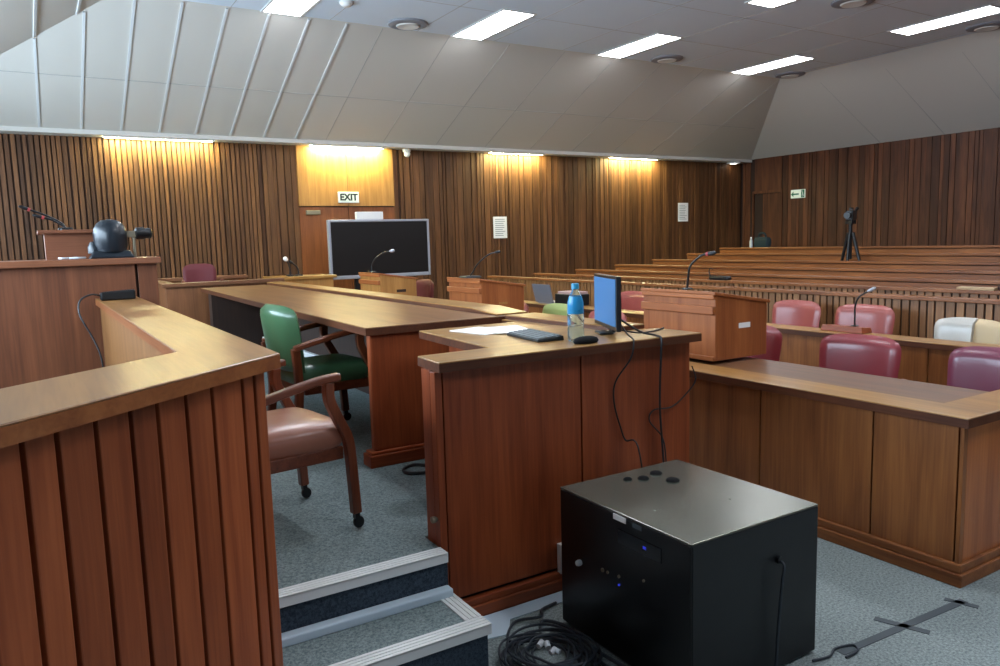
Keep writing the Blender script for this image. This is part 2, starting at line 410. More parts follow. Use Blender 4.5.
win = struct('window_1', wf, 'white')
obj('glass_pane', MB().box(XL-.105, XL-.095, 2.0, 10.6, 1.74, 2.96), 'glass', win)

# door_1: double leaf with plain over-panel, in the back wall
dr = struct('door_1', MB().box(DX0, (DX0+DX1)/2-.004, YB-.045, YB, .01, DZ), wood('door_wood', (112, 60, 28), (146, 84, 44), 'z', .4))
obj('door_leaf', MB().box((DX0+DX1)/2+.004, DX1, YB-.045, YB, .01, DZ), dr.data.materials[0], dr)
op = MB(); op.box(DX0, (DX0+DX1)/2-.004, YB-.06, YB, DZ+.02, ZS); op.box((DX0+DX1)/2+.004, DX1, YB-.06, YB, DZ+.02, ZS)
obj('over_panel', op, 'honey_z', dr)
obj('door_closer', MB().box(3.87, 4.1, YB-.1, YB-.045, 2.1, 2.17), 'bronze', dr, bevel=.008)
# door_2: recess in the right wall near the corner
d = struct('door_2', MB().box(XR-.012, XR+.005, D2Y0, D2Y0+.5, .32, D2Z-.03), 'dkslat_z')
fr = MB(); fr.box(XR-.05, XR, D2Y0-.04, D2Y0, .32, D2Z+.04); fr.box(XR-.05, XR, D2Y1, D2Y1+.04, .32, D2Z+.04); fr.box(XR-.05, XR, D2Y0, D2Y1, D2Z-.02, D2Z+.04)
obj('door_frame', fr, 'dkslat_z', d)
obj('dark_leaf', MB().box(XR-.01, XR+.004, D2Y0+.5, D2Y1, .32, D2Z-.03), 'gap', d)

# ------------------------------------------------------------------ lamps
wld = bpy.data.worlds.new('world'); scene.world = wld; wld.use_nodes = True
wld.node_tree.nodes['Background'].inputs[0].default_value = (.62, .8, 1, 1); wld.node_tree.nodes['Background'].inputs[1].default_value = 1.0

TX = (2.85, 5.42, 7.95, 10.92); TYS = ((8.2, 9.5), (5.32, 6.6), (2.45, 3.75), (-.45, .85))
tl = None
names = {0: 'nearest the back slope', 1: 'in the second row from the back slope', 2: 'high above the counsel benches', 3: 'above the steps'}
col = {0: 'leftmost', 1: 'second from left', 2: 'third from left', 3: 'rightmost'}
special = {(0, 0): 'long white ceiling light cut by the top edge of the photo, leftmost in view',
           (1, 0): 'long white ceiling light just right of the round vent nearest the left',
           (2, 0): 'long white ceiling light above the two wall notices, middle of the back row',
           (3, 0): 'long white ceiling light closest to where back and right slopes meet',
           (2, 1): 'short sliver of white ceiling light at the top edge right of centre',
           (3, 1): 'long white ceiling light running out of the right edge of the photo'}
for j, (y0, y1) in enumerate(TYS):
    for i, tx in enumerate(TX):
        lab = special.get((i, j), 'recessed white ceiling light %s, %s' % (names[j], col[i]))
        if tl is None:
            tl = thing('ceiling_light', lab, 'ceiling light', (tx, (y0+y1)/2, CZ), group='recessed ceiling lights')
            f = MB()
            hw, hl = .22, .66
            f.box(-hw-.03, -hw, -hl-.03, hl+.03, -.012, .001); f.box(hw, hw+.03, -hl-.03, hl+.03, -.012, .001)
            f.box(-hw, hw, -hl-.03, -hl, -.012, .001); f.box(-hw, hw, hl, hl+.03, -.012, .001)
            obj('frame', f, 'white', tl); obj('diffuser', MB().box(-hw, hw, -hl, hl, -.006, .001), 'troffer', tl)
        else: dup(tl, lab, (tx, (y0+y1)/2, CZ))
# round air diffusers
rv = None
for (x, y, lab) in ((4.4, 9.25, 'round ceiling vent left of the second ceiling light, nearest the left'), (8.92, 9.25, 'round ceiling vent right of the middle ceiling light of the back row'),
                    (11.86, 9.2, 'round ceiling vent at the corner where the two slopes meet'), (8.9, 6.0, 'round ceiling vent at the top edge, right of the short light sliver'),
                    (11.75, 5.85, 'round ceiling vent below the ceiling light at the right edge')):
    if rv is None:
        rv = thing('ceiling_vent', lab, 'vent', (x, y, CZ), group='round ceiling vents')
        obj('outer_ring', MB().lathe([(.16, .001), (.26, .001), (.25, -.02), (.18, -.04), (.16, -.03)], seg=28), mat('vent_grey', (140, 143, 150), .6), rv)
        obj('cone', MB().lathe([(.001, -.03), (.14, -.045), (.16, -.02), (.16, .001)], seg=28), 'white', rv)
    else: dup(rv, lab, (x, y, CZ))
sp = thing('smoke_detector', 'small white ceiling fitting at the top edge, right of the leftmost light', 'smoke detector', (3.39, 8.76, CZ))
obj('base', MB().lathe([(.08, .001), (.08, -.02), (.05, -.05), (.001, -.055)]), 'white', sp)
# cove strips over the back wall
cv = None
for (x0, x1, lab) in ((1.04, 2.48, 'warm cove light strip at the top of the slatted wall, leftmost'), (4.0, 5.23, 'warm cove light strip above the plain panel over the door'),
                      (7.35, 8.5, 'warm cove light strip above the larger wall notice'), (10.2, 11.45, 'warm cove light strip left of the smaller wall notice, farthest right')):
    t = thing('cove_light', lab, 'wall light', ((x0+x1)/2, 12.155, ZS), group='cove lights along the back wall')
    hl = (x1-x0)/2
    h = MB(); h.box(-hl-.02, hl+.02, -.09, -.07, -.02, .001); h.box(-hl-.02, hl+.02, .05, .06, -.012, .001)
    obj('housing', h, 'white', t); obj('lamp', MB().box(-hl, hl, -.07, .05, -.01, .001), 'cove', t)
dl = thing('downlight', 'small round downlight under the soffit by the far right corner', 'downlight', (13.75, 12.14, ZS))
obj('ring', MB().lathe([(.11, .001), (.15, .001), (.15, -.03), (.11, -.03)], seg=24), 'white', dl); obj('lamp', MB().lathe([(.001, -.04), (.1, -.028), (.11, .001)], seg=24), 'down', dl)
dc = thing('dome_camera', 'small white security camera under the soffit, right of the lit door panel', 'security camera', (5.68, 12.2, ZS))
obj('base', MB().lathe([(.07, .001), (.07, -.04), (.05, -.05)]), 'white', dc); obj('dome', MB().ball((0, -.02, -.08), .055), 'white', dc)

def area(name, loc, rot, sx, sy, e, colr):
    l = bpy.data.lights.new(name, 'AREA'); l.shape = 'RECTANGLE'; l.size = sx; l.size_y = sy; l.energy = e; l.color = colr
    o = bpy.data.objects.new(name, l); C.objects.link(o); o.location = loc; o.rotation_euler = rot; return o
area('daylight_and_fill', (XL-.25, 6.3, 2.35), (0, -PI/2, 0), 1.25, 8.5, 720, (.64, .82, 1))
area('daylight_and_fill', (2.6, YF-.25, 1.9), (PI/2, 0, PI), 5.0, 1.9, 560, (1, .93, .84))  # added warm front fill from behind the camera

# ------------------------------------------------------------------ signs, notices
es = thing('exit_sign', 'white EXIT sign on the honey panel above the screen', 'exit sign', (4.6, YB-.06, 2.29))
obj('box', MB().box(4.42, 4.78, YB-.085, YB-.06, 2.29, 2.47), 'white', es, es.location, .004)
obj('lit_face', MB().box(4.435, 4.765, YB-.088, YB-.084, 2.305, 2.455), 'exitw', es, es.location)
obj('lettering', text_mb('EXIT', .15, (4.6, YB-.089, 2.378), (1, 0, 0), (0, 0, 1), (0, -1, 0), bold=.006), 'exitink', es, es.location)
e2 = thing('exit_sign', 'small green and white running-man exit sign on the dark right wall', 'exit sign', (XR-.03, 10.72, 2.31))
obj('box', MB().box(XR-.055, XR-.028, 10.55, 10.9, 2.32, 2.5), 'exitw', e2, e2.location, .003)
gb = MB(); gb.box(XR-.059, XR-.055, 10.56, 10.64, 2.33, 2.49); gb.box(XR-.059, XR-.055, 10.7, 10.84, 2.39, 2.42)
gb.add([(XR-.057, 10.89, 2.405), (XR-.057, 10.83, 2.46), (XR-.057, 10.83, 2.35), (XR-.06, 10.89, 2.405), (XR-.06, 10.83, 2.46), (XR-.06, 10.83, 2.35)], [(0, 1, 2), (5, 4, 3), (0, 3, 4, 1), (1, 4, 5, 2), (2, 5, 3, 0)])
obj('arrow', gb, 'exitg', e2, e2.location)
mn = MB(); mn.ball((XR-.058, 10.615, 2.466), .012, seg=8)
mn.tube([(XR-.06, 10.612, 2.45), (XR-.06, 10.595, 2.405)], .009, 6); mn.tube([(XR-.06, 10.595, 2.41), (XR-.06, 10.615, 2.38), (XR-.06, 10.6, 2.345)], .006, 6)
mn.tube([(XR-.06, 10.595, 2.41), (XR-.06, 10.58, 2.37), (XR-.06, 10.567, 2.36)], .006, 6)
obj('running_man', mn, 'white', e2, e2.location)
def notice(x0, x1, z0, z1, lab):
    t = thing('wall_notice', lab, 'notice', ((x0+x1)/2, YB-.036, z0), group='paper notices on the back wall')
    obj('sheet', MB().box(x0, x1, YB-.04, YB-.036, z0, z1), 'paper', t, t.location)
    l = MB(); n = 9
    for i in range(n):
        z = z1-.05-(z1-z0-.1)*i/(n-1); l.box(x0+.04, x1-.04-random.random()*.06, YB-.0415, YB-.0398, z-.006, z+.006)
    obj('printed_lines', l, 'ink', t, t.location)
notice(7.42, 7.72, 1.64, 2.04, 'white paper notice on the slatted wall right of the screen, the larger one')
notice(12.15, 12.45, 1.9, 2.3, 'white paper notice near the far right corner, the smaller one')

# ------------------------------------------------------------------ dais and steps
ST = .34; SX0, SX1 = .575, 1.342
pf = struct('floor_dais', MB().prism([(SX0, 2.67), (1.345, 2.67), (1.345, 2.87), (2.74, 2.87), (2.74, 11.9), (SX0, 11.9)], 0, ST), 'carpet2')
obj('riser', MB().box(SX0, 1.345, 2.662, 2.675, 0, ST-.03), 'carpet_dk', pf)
def nosing(x0, x1, y, z, w=.075):
    m = MB(); m.box(x0, x1, y-.012, y-.0, z-.035, z+.004)
    for i in range(4): m.box(x0, x1, y-.012+i*w/4, y-.012+(i+.78)*w/4, z-.002, z+.007)
    m.box(x0, x1, y-.008, y+w-.012, z-.003, z+.003); return m
obj('nosing', nosing(SX0+.005, 1.343, 2.66, ST), 'alu', pf, bevel=.0015)
s = thing('step', 'carpeted lower step with ridged aluminium nosing below the dais', 'step', (1.0, 2.5, 0))
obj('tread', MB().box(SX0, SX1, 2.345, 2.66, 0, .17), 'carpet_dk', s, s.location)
tt = obj('carpet_top', MB().box(SX0, SX1-.06, 2.4, 2.635, .165, .173), wood('dummy', (0, 0, 0), (1, 1, 1)) if False else 'carpet2', s, s.location)
obj('nosing', nosing(SX0+.005, SX1+.012, 2.345, .17), 'alu', s, s.location, .0015)
m_ = MB(); m_.box(SX1, SX1+.012, 2.345, 2.64, .135, .174)
for i in range(4): m_.box(SX1+.012-(i+.78)*.019, SX1+.012-i*.019, 2.41, 2.64, .168, .177)
m_.box(SX1-.06, SX1+.01, 2.405, 2.64, .167, .173)
obj('side_nosing', m_, 'alu', s, s.location, .0015)
obj('rear_strip', MB().box(SX0+.005, SX1-.0, 2.61, 2.66, .172, .208), 'strip', s, s.location, .006)

# ------------------------------------------------------------------ witness stand (front left)
A = (.62, 2.295); an = math.radians(49.5); dd = (-math.sin(an), -math.cos(an)); nn = (-math.cos(an), math.sin(an))          # diagonal direction, inward normal
DL = 2.5
t = thing('witness_stand', 'slatted wooden witness stand with broad angled rail, filling the lower left', 'witness stand', (.5, 2.4, 0))
end = (A[0]+dd[0]*DL, A[1]+dd[1]*DL)
inn = (.37, 2.56)
iend = (inn[0]+dd[0]*DL, inn[1]+dd[1]*DL)
slab_top([A, (.62, 5.94), (.36, 5.94), inn, iend, end], 1.235, 1.28, wood('stand_rail', (130, 88, 46), (170, 122, 70), 'y', .28, coat=.4), t, t.location, wood('stand_edge', (124, 68, 34), (160, 98, 54), 'y', .35, coat=.2), 'top_rail')
B = (A[0]+nn[0]*.045+dd[0]*.02, A[1]+nn[1]*.045+dd[1]*.02)
bd = MB(); u = .0
while u < DL-.1:
    wd = random.choice((.055, .07, .075, .09, .105, .12)) if u > .1 else .045
    p = (B[0]+dd[0]*u, B[1]+dd[1]*u)
    bd.obox(p, dd, nn, wd, .025, 0, 1.235)
    u += wd+.012
obj('slat_front', bd, 'stand_z', t, t.location, .004)
bk = MB(); p = (B[0]+nn[0]*.018, B[1]+nn[1]*.018); bk.obox(p, dd, nn, DL-.1, .03, 0, 1.235)
obj('backing', bk, 'gap', t, t.location)
ip = MB(); ip.obox((.385, 2.57), dd, (-nn[0], -nn[1]), DL-.1, .02, 0, 1.235)
ip.box(.385, .405, 2.57, 5.93, 0, 1.235)
obj('inner_panel', ip, wood('inner_wood', (116, 76, 42), (150, 104, 60), 'z', .4, .1), t, t.location)
ap = MB(); ap.box(.548, .568, 2.36, 5.93, 0, 1.235)
obj('side_panel', ap, 'red_z', t, t.location)
pa = tag(obj('power_adapter', MB().hexa([(.37, 5.58, 1.281), (.58, 5.58, 1.281), (.58, 5.66, 1.281), (.37, 5.66, 1.281)], [(.37, 5.58, 1.335), (.58, 5.58, 1.345), (.58, 5.66, 1.345), (.37, 5.66, 1.335)]), 'black', None, (.47, 5.62, 1.281), .01),
         'black power adapter lying on the far end of the witness stand rail', 'power adapter')
tag(obj('adapter_cord', MB().tube(spline([(.375, 5.62, 1.31), (.32, 5.6, 1.325), (.25, 5.56, 1.29), (.24, 5.5, 1.2), (.3, 5.45, 1.05), (.335, 5.4, .9), (.33, 5.4, .6)]), .006, 6), 'cable', None, (.3, 5.5, 1.1)),
    'thin black cord hanging from the power adapter inside the witness stand', 'cord')

# ------------------------------------------------------------------ judge's bench with its riser, mic, camera
t = thing('judges_bench', 'tall plain wooden bench behind the witness stand at the left edge', 'bench', (-.4, 6.2, 0))
obj('counter_top', MB().box(-1.6, .8, 5.93, 6.8, 1.507, 1.552), wood('judge_top', (108, 62, 40), (146, 92, 62), 'x', .35, coat=.2), t, t.location, .006)
obj('front_panel', MB().box(-1.55, .63, 5.98, 6.02, 0, 1.507), 'bench_z', t, t.location, .003)
obj('end_panel', MB().box(.648, .775, 5.985, 6.75, 0, 1.507), 'bench_z', t, t.location, .003)
obj('back_panel', MB().box(-1.55, .64, 6.7, 6.74, 0, 1.507), 'bench_z', t, t.location)
obj('joint_strip', MB().box(.63, .648, 6.0, 6.03, 0, 1.507), 'gap', t, t.location)
r = thing('desk_riser', 'low wooden box with flat lid on the bench, left of the dark camera', 'lectern', (.25, 6.45, 1.5525))
obj('body', MB().box(.1, .46, 6.25, 6.6, 1.5525, 1.735), 'bench_x', r, r.location); obj('lid', MB().box(.06, .5, 6.2, 6.64, 1.735, 1.76), 'bench_x', r, r.location, .004)

def gooseneck(name, lab, base, pts, head, r=.007, basebox=(.06, .06, .03), headmat='black', ringmat=None, group='gooseneck microphones on the desks'):
    t = thing(name, lab, 'microphone', base, group=group)
    bw, bl, bh = basebox
    obj('base', MB().hexa([(-bw, -bl, 0), (bw, -bl, 0), (bw, bl, 0), (-bw, bl, 0)], [(-bw*.85, -bl*.85, bh), (bw*.85, -bl*.85, bh), (bw*.85, bl*.85, bh), (-bw*.85, bl*.85, bh)]), 'black', t, bevel=.005)
    pp = spline([(0, 0, bh*.8)]+pts)
    obj('neck', MB().tube(pp, r, 8), 'black', t)
    e = Vector(pts[-1]); d = (Vector(pp[-1])-Vector(pp[-3])).normalized()
    hd = MB().tube([e-d*.01, e+d*.008, e+d*.045, e+d*.06], [r, head, head, head*.5], 10)
    obj('head', hd, headmat, t)
    if ringmat: obj('ring', MB().tube([e-d*.012, e+d*.004], [head*1.02, head*1.08], 10), ringmat, t)
    return t
gooseneck('microphone', 'gooseneck microphone with red tip above the bench at far left', (.24, 6.4, 1.761), [(-.02, 0, .05), (-.1, -.02, .1), (-.22, -.04, .15)], .012, headmat='black', ringmat='redfoam', basebox=(.05, .05, .02))
gooseneck('microphone', 'shorter red-tipped gooseneck microphone beside the one at far left', (.24, 6.28, 1.761), [(-.02, 0, .03), (-.08, 0, .07), (-.14, 0, .09)], .012, headmat='black', ringmat='redfoam', basebox=(.035, .035, .015))
cm = thing('conference_camera', 'dark dome-headed camera with lens barrel pointing right on the tall bench', 'camera', (.5, 6.08, 1.5525))
cm.scale = (.88, .88, .9)
obj('base', MB().hexa([(-.17, -.1, 0), (.16, -.1, 0), (.16, .1, 0), (-.17, .1, 0)], [(-.13, -.08, .06), (.13, -.08, .06), (.13, .08, .06), (-.13, .08, .06)]), 'dkbody', cm, bevel=.012)
obj('shoulder', MB().lathe([(.05, -.05), (.05, .0), (.03, .04), (.001, .045)], (-.12, 0, .09)), 'dkbody', cm)
obj('head', MB().lathe([(.11, .05), (.125, .1), (.125, .19), (.118, .23), (.095, .27), (.06, .295), (.001, .305)], seg=28), 'dkbody', cm)
obj('bracket', MB().box(.11, .2, -.03, .03, .16, .21).box(.16, .18, -.02, .02, .0, .18), 'bronze', cm, bevel=.004)
obj('lens', MB().lathe([(.03, .18), (.048, .19), (.048, .25), (.042, .26), (.042, .3), (.03, .31)], (0, 0, .19), axis='x'), 'black', cm)
tag(obj('cable_bundle', MB().tube(spline([(.33, 6.02, 1.562), (.28, 5.99, 1.562), (.22, 6.03, 1.562), (.26, 6.1, 1.562), (.31, 6.07, 1.562), (.2, 6.0, 1.562), (.17, 6.04, 1.562)]), .007, 6), 'plug', None, (.26, 6.03, 1.555)),
    'pale looped cable end beside the dark camera base', 'cable')

# ------------------------------------------------------------------ registrar's box at the far end of the dais
t = thing('clerk_box', 'square wooden desk enclosure with flat rim at the far end of the long desk', 'desk', (2.0, 10.4, ST))
rim = MB(); rim.box(1.28, 2.7, 9.56, 9.76, 1.16, 1.205); rim.box(1.28, 1.44, 9.76, 11.6, 1.16, 1.205); rim.box(1.44, 2.7, 11.45, 11.6, 1.16, 1.205)
obj('rim', rim, 'rim_x', t, t.location, .005)
pn = MB(); pn.box(1.32, 2.68, 9.6, 9.63, ST, 1.16); pn.box(1.32, 1.35, 9.63, 11.56, ST, 1.16); pn.box(1.35, 2.68, 11.53, 11.56, ST, 1.16)
obj('side_panel', pn, wood('box_wood', (106, 64, 38), (140, 90, 56), 'z', .42, .05), t, t.location, .003)

# ------------------------------------------------------------------ long desk on the dais
t = thing('long_desk', 'long wooden desk with raised rear ledge running back across the dais', 'desk', (2.2, 6.6, ST))
slab_top([(1.545, 3.95), (2.64, 3.95), (2.64, 9.5), (1.69, 9.5)], 1.095, 1.14, 'top_y', t, t.location)
lg = MB().prism([(2.41, 4.3), (2.64, 4.3), (2.64, 9.5), (2.46, 9.5)], 1.14, 1.164)
lg.hexa([(2.41, 3.98, 1.14), (2.64, 3.98, 1.14), (2.64, 4.3, 1.14), (2.41, 4.3, 1.14)], [(2.41, 3.98, 1.143), (2.64, 3.98, 1.143), (2.64, 4.3, 1.164), (2.41, 4.3, 1.164)])
obj('ledge_edging', lg, 'edge_y', t, t.location)
lt = MB().prism([(2.41, 4.3), (2.64, 4.3), (2.64, 9.5), (2.46, 9.5)], 1.164, 1.17)
lt.hexa([(2.41, 3.98, 1.143), (2.64, 3.98, 1.143), (2.64, 4.3, 1.164), (2.41, 4.3, 1.164)], [(2.41, 3.98, 1.149), (2.64, 3.98, 1.149), (2.64, 4.3, 1.17), (2.41, 4.3, 1.17)])
obj('rear_ledge', lt, 'ledge_y', t, t.location)
obj('end_panel', MB().box(1.575, 2.57, 3.975, 4.03, ST+.085, 1.095), 'red_z', t, t.location, .012)
obj('plinth', MB().box(1.535, 2.62, 3.94, 4.06, ST, ST+.07).box(1.55, 2.61, 3.955, 4.05, ST+.07, ST+.088), 'red_x', t, t.location, .006)
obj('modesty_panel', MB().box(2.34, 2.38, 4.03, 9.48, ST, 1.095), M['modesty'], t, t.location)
obj('rear_panel', MB().box(2.57, 2.61, 4.03, 9.48, ST, 1.095), 'red_z', t, t.location)
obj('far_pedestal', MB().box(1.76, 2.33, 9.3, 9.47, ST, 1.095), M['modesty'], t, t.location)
obj('trunking', MB().box(2.3, 2.34, 5.0, 9.25, .47, .53), 'alu', t, t.location, .004)['label'] = 'pale trunking along the knee space'

# ------------------------------------------------------------------ near desk (registrar's desk with the monitor)
NZ = 1.12
t = thing('clerk_desk', 'large reddish wooden desk in the centre holding the monitor and bottle', 'desk', (2.1, 3.2, 0))
slab_top([(1.356, 2.692), (2.79, 2.655), (2.78, 2.95), (2.71, 2.96), (2.67, 3.935), (2.42, 3.935), (2.42, 3.77), (1.784, 3.77), (1.735, 2.934), (1.372, 2.925)], NZ-.042, NZ, 'ledge_x', t, t.location, 'edge_x')
slab_top([(2.525, 2.98), (2.71, 2.98), (2.67, 3.935), (2.445, 3.935)], NZ, 1.145, 'ledge_y', t, t.location, 'edge_y', 'rear_ledge')
pz0, pz1 = .1, NZ-.042
obj('front_panel', MB().box(1.384, 2.085, 2.72, 2.745, pz0, pz1), 'red_z', t, t.location, .003)
obj('front_panel', MB().box(2.093, 2.775, 2.72, 2.745, pz0, pz1), 'red_z', t, t.location, .003)
obj('corner_post', MB().box(1.345, 1.377, 2.715, 2.76, 0, pz1), 'red_z', t, t.location, .003)
obj('core', MB().box(1.355, 2.77, 2.745, 2.775, 0, pz1), 'gap', t, t.location)
obj('side_panel', MB().box(1.352, 1.378, 2.775, 2.85, 0, pz1), 'red_z', t, t.location)
obj('side_panel', MB().box(2.745, 2.775, 2.78, 2.86, 0, NZ-.042).prism([(2.64, 2.86), (2.67, 2.86), (2.64, 3.9), (2.61, 3.9)], 0, NZ-.042), 'red_z', t, t.location)
obj('plinth', MB().box(1.39, 2.785, 2.69, 2.74, 0, .055).box(1.395, 2.78, 2.7, 2.74, .055, .085), 'red_x', t, t.location, .006)
obj('knee_panel', MB().box(1.95, 1.98, 2.8, 3.74, ST, pz1), 'red_z', t, t.location)
obj('side_latch', MB().lathe([(.001, -.03), (.014, -.026), (.014, -.012), (.006, 0)], (1.345, 2.74, .46), axis='x', seg=12), 'bronze', t, t.location)
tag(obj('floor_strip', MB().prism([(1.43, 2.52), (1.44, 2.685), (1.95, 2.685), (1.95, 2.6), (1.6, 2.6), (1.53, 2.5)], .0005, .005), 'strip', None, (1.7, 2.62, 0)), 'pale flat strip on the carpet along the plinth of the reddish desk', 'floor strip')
so = thing('wall_socket', 'white socket box fixed low on the reddish desk front beside the black cabinet', 'socket', (1.95, 2.72, .06))
obj('box', MB().box(1.935, 1.97, 2.69, 2.72, .08, .22), 'white', so, so.location, .004); obj('cover', MB().box(1.94, 1.965, 2.687, 2.69, .09, .21), 'plug', so, so.location)

# papers, keyboard, bottle, mouse, monitor
def sheet(lab, cx, cy, a, z, w=.21, l=.297):
    c_, s_ = math.cos(a), math.sin(a); P = [(cx+c_*u*w/2-s_*v*l/2, cy+s_*u*w/2+c_*v*l/2) for u, v in ((-1, -1), (1, -1), (1, 1), (-1, 1))]
    tag(obj('paper_sheet', MB().prism(P, z, z+.003), 'paper', None, (cx, cy, z)), lab, 'paper', 'papers on the desk')
sheet('white paper on the desk left of the keyboard, lying underneath', 2.03, 3.5, .2, NZ+.001)
sheet('white paper on the desk left of the keyboard, the upper sheet', 2.14, 3.42, -.25, NZ+.005)
k = thing('keyboard', 'dark slim keyboard on the desk left of the water bottle', 'keyboard', (2.08, 3.07, NZ+.001), -.12)
k.scale = (.95, .85, 1)
obj('body', MB().hexa([(-.08, -.2, 0), (.07, -.2, 0), (.07, .2, 0), (-.08, .2, 0)], [(-.078, -.198, .012), (.068, -.198, .022), (.068, .198, .022), (-.078, .198, .012)]), 'black', k, bevel=.003)
kk = MB()
for i in range(5):
    for j in range(15):
        x0 = -.07+i*.027; y0 = -.19+j*.0255; zz = .012+(x0+.08)/.15*.01
        kk.box(x0, x0+.022, y0, y0+.021, zz, zz+.006)
obj('keys', kk, mat('key_grey', (104, 110, 112), .6), k)
b = thing('water_bottle', 'clear plastic water bottle with blue label and cap on the desk', 'bottle', (2.155, 2.84, NZ+.001))
obj('body', MB().lathe([(.001, .002), (.034, 0), (.039, .01), (.039, .06), (.036, .07), (.039, .08), (.039, .13), (.036, .135), (.036, .185), (.03, .21), (.017, .235), (.014, .25)], seg=24), 'clear', b)
obj('label_band', MB().lathe([(.0375, .128), (.039, .13), (.038, .18), (.03, .21), (.029, .21), (.036, .128)], seg=24), 'bluelabel', b)
obj('cap', MB().lathe([(.016, .243), (.018, .244), (.018, .266), (.015, .27), (.001, .27)], seg=20), 'bluecap', b)
ms = thing('mouse', 'black computer mouse at the foot of the water bottle', 'mouse', (2.145, 2.752, NZ+.001), .1)
obj('body', MB().lathe([(.001, 0), (.034, 0), (.038, .01), (.034, .024), (.02, .032), (.001, .034)], seg=20), 'matt', ms); ms.scale = (1.9, 1.1, .9)
d0 = Vector((2.365, 2.775, 0)); d1 = Vector((2.545, 3.17, 0)); mdir = (d1-d0).normalized(); mnorm = Vector((-mdir.y, mdir.x, 0))
mo = thing('monitor', 'flat computer monitor with blue screen seen edge-on on the desk', 'monitor', (2.45, 2.97, NZ+.001))
W_ = (d1-d0).length
def mquad(u0, u1, n0, n1, z0, z1):
    pts = [d0+mdir*u+mnorm*n for u, n in ((u0, n0), (u1, n0), (u1, n1), (u0, n1))]; return [(p.x, p.y) for p in pts], z0, z1
mz0, mz1 = 1.148, 1.414
obj('casing', MB().prism(*mquad(0, W_, -.012, .012, mz0, mz1)), 'black', mo, mo.location, .005)
obj('screen', MB().prism(*mquad(.016, W_-.016, .012, .0145, mz0+.022, mz1-.016)), 'monitor', mo, mo.location)
obj('rear_housing', MB().prism(*mquad(.07, W_-.07, -.032, -.012, mz0+.04, mz1-.06)), 'black', mo, mo.location, .012)
obj('stand', MB().prism(*mquad(W_/2-.08, W_/2+.03, -.012, .06, NZ+.001, NZ+.011)).prism(*mquad(W_/2-.05, W_/2+.01, -.03, -.0121, NZ+.005, mz0+.1)), 'black', mo, mo.location, .004)
def cable(lab, pts, r=.004, m='cable', name='cable', cat='cable', grp=None):
    mb = MB().tube(spline(pts), r, 6); p = pts[0]
    return tag(obj(name, mb, m, None, p), lab, cat, grp)
cable('thin cable curving down the desk front below the monitor', [(2.41, 2.83, 1.19), (2.4, 2.76, 1.14), (2.37, 2.69, 1.128), (2.345, 2.65, 1.115), (2.325, 2.65, 1.04), (2.276, 2.7, .93), (2.27, 2.705, .83), (2.31, 2.705, .7), (2.335, 2.7, .64), (2.34, 2.62, .625), (2.34, 2.55, .3)], .004)
cable('straight black cable hanging down the desk front behind the cabinet', [(2.44, 2.86, 1.2), (2.5, 2.78, 1.14), (2.52, 2.69, 1.127), (2.512, 2.645, 1.115), (2.51, 2.645, 1.04), (2.525, 2.67, .8), (2.54, 2.67, .6), (2.54, 2.66, .5), (2.54, 2.64, .25)], .0055)
cable('thin cable looping from the desk corner to the hanging black cable', [(2.77, 2.7, .95), (2.785, 2.69, .88), (2.74, 2.7, .82), (2.64, 2.705, .76), (2.52, 2.705, .76), (2.49, 2.705, .71), (2.56, 2.69, .62), (2.575, 2.68, .5), (2.575, 2.66, .25)], .0035)
cable('thin cable lying along the desk top right of the monitor', [(2.47, 2.9, 1.14), (2.54, 2.84, 1.125), (2.62, 2.83, 1.125), (2.7, 2.86, 1.125), (2.77, 2.9, 1.125)], .004)
cable('small black cable loop on the dais carpet by the desk pillar', [(1.84, 3.72, .35), (1.76, 3.84, .35), (1.67, 3.8, .35), (1.66, 3.72, .35), (1.75, 3.67, .35), (1.84, 3.69, .35)], .009)

# ------------------------------------------------------------------ equipment cabinet (bottom centre)
RX0, RX1, RY0, RY1, RZ = 1.772, 2.425, 1.722, 2.455, .59
t = thing('equipment_cabinet', 'black steel equipment cabinet on the carpet at the bottom centre', 'cabinet', (2.1, 2.1, 0))
obj('body', MB().box(RX0, RX1, RY0, RY1, .012, RZ-.008), 'blackm', t, t.location, .004)
obj('top_panel', MB().box(RX0-.004, RX1, RY0, RY1, RZ-.008, RZ), 'racktop_sheen', t, t.location, .003)
obj('front_door', MB().box(RX0-.006, RX0+.002, RY0+.004, RY1-.004, .02, RZ-.01), 'rackside', t, t.location, .003)
XF = RX0-.006
obj('badge', MB().box(XF-.002, XF+.001, 2.045, 2.115, .56, .581), 'paper', t, t.location)
obj('small_badge', MB().box(XF-.002, XF+.001, 1.96, 2.01, .56, .577), 'tape', t, t.location)
dp = obj('display', MB().box(XF-.004, XF+.001, 1.86, 2.09, .475, .53), 'lcd', t, t.location, .002)
obj('indicator', MB().box(XF-.0055, XF-.0035, 1.935, 1.95, .5, .51), 'ledblue', dp, t.location)
obj('lock_knob', MB().lathe([(.001, -.022), (.01, -.02), (.013, -.01), (.011, .001)], (XF, 2.32, .315), axis='x', seg=16), 'plug', t, t.location)
for (yy, zz, mm, rr) in ((2.18, .335, 'bronze', .008), (2.15, .337, 'bronze', .006), (2.085, .345, 'bronze', .006), (2.085, .312, 'ledblue', .004), (1.95, .38, 'bronze', .005)):
    obj('button', MB().lathe([(.001, -.006), (rr, -.005), (rr, .001)], (XF, yy, zz), axis='x', seg=12), mm, t, t.location)
obj('grommet', MB().lathe([(.001, .001), (.012, .001), (.016, -.008), (.016, -.012)][::-1], (2.2, RY0-.0, .43), axis='y', seg=14), 'black', t, t.location)
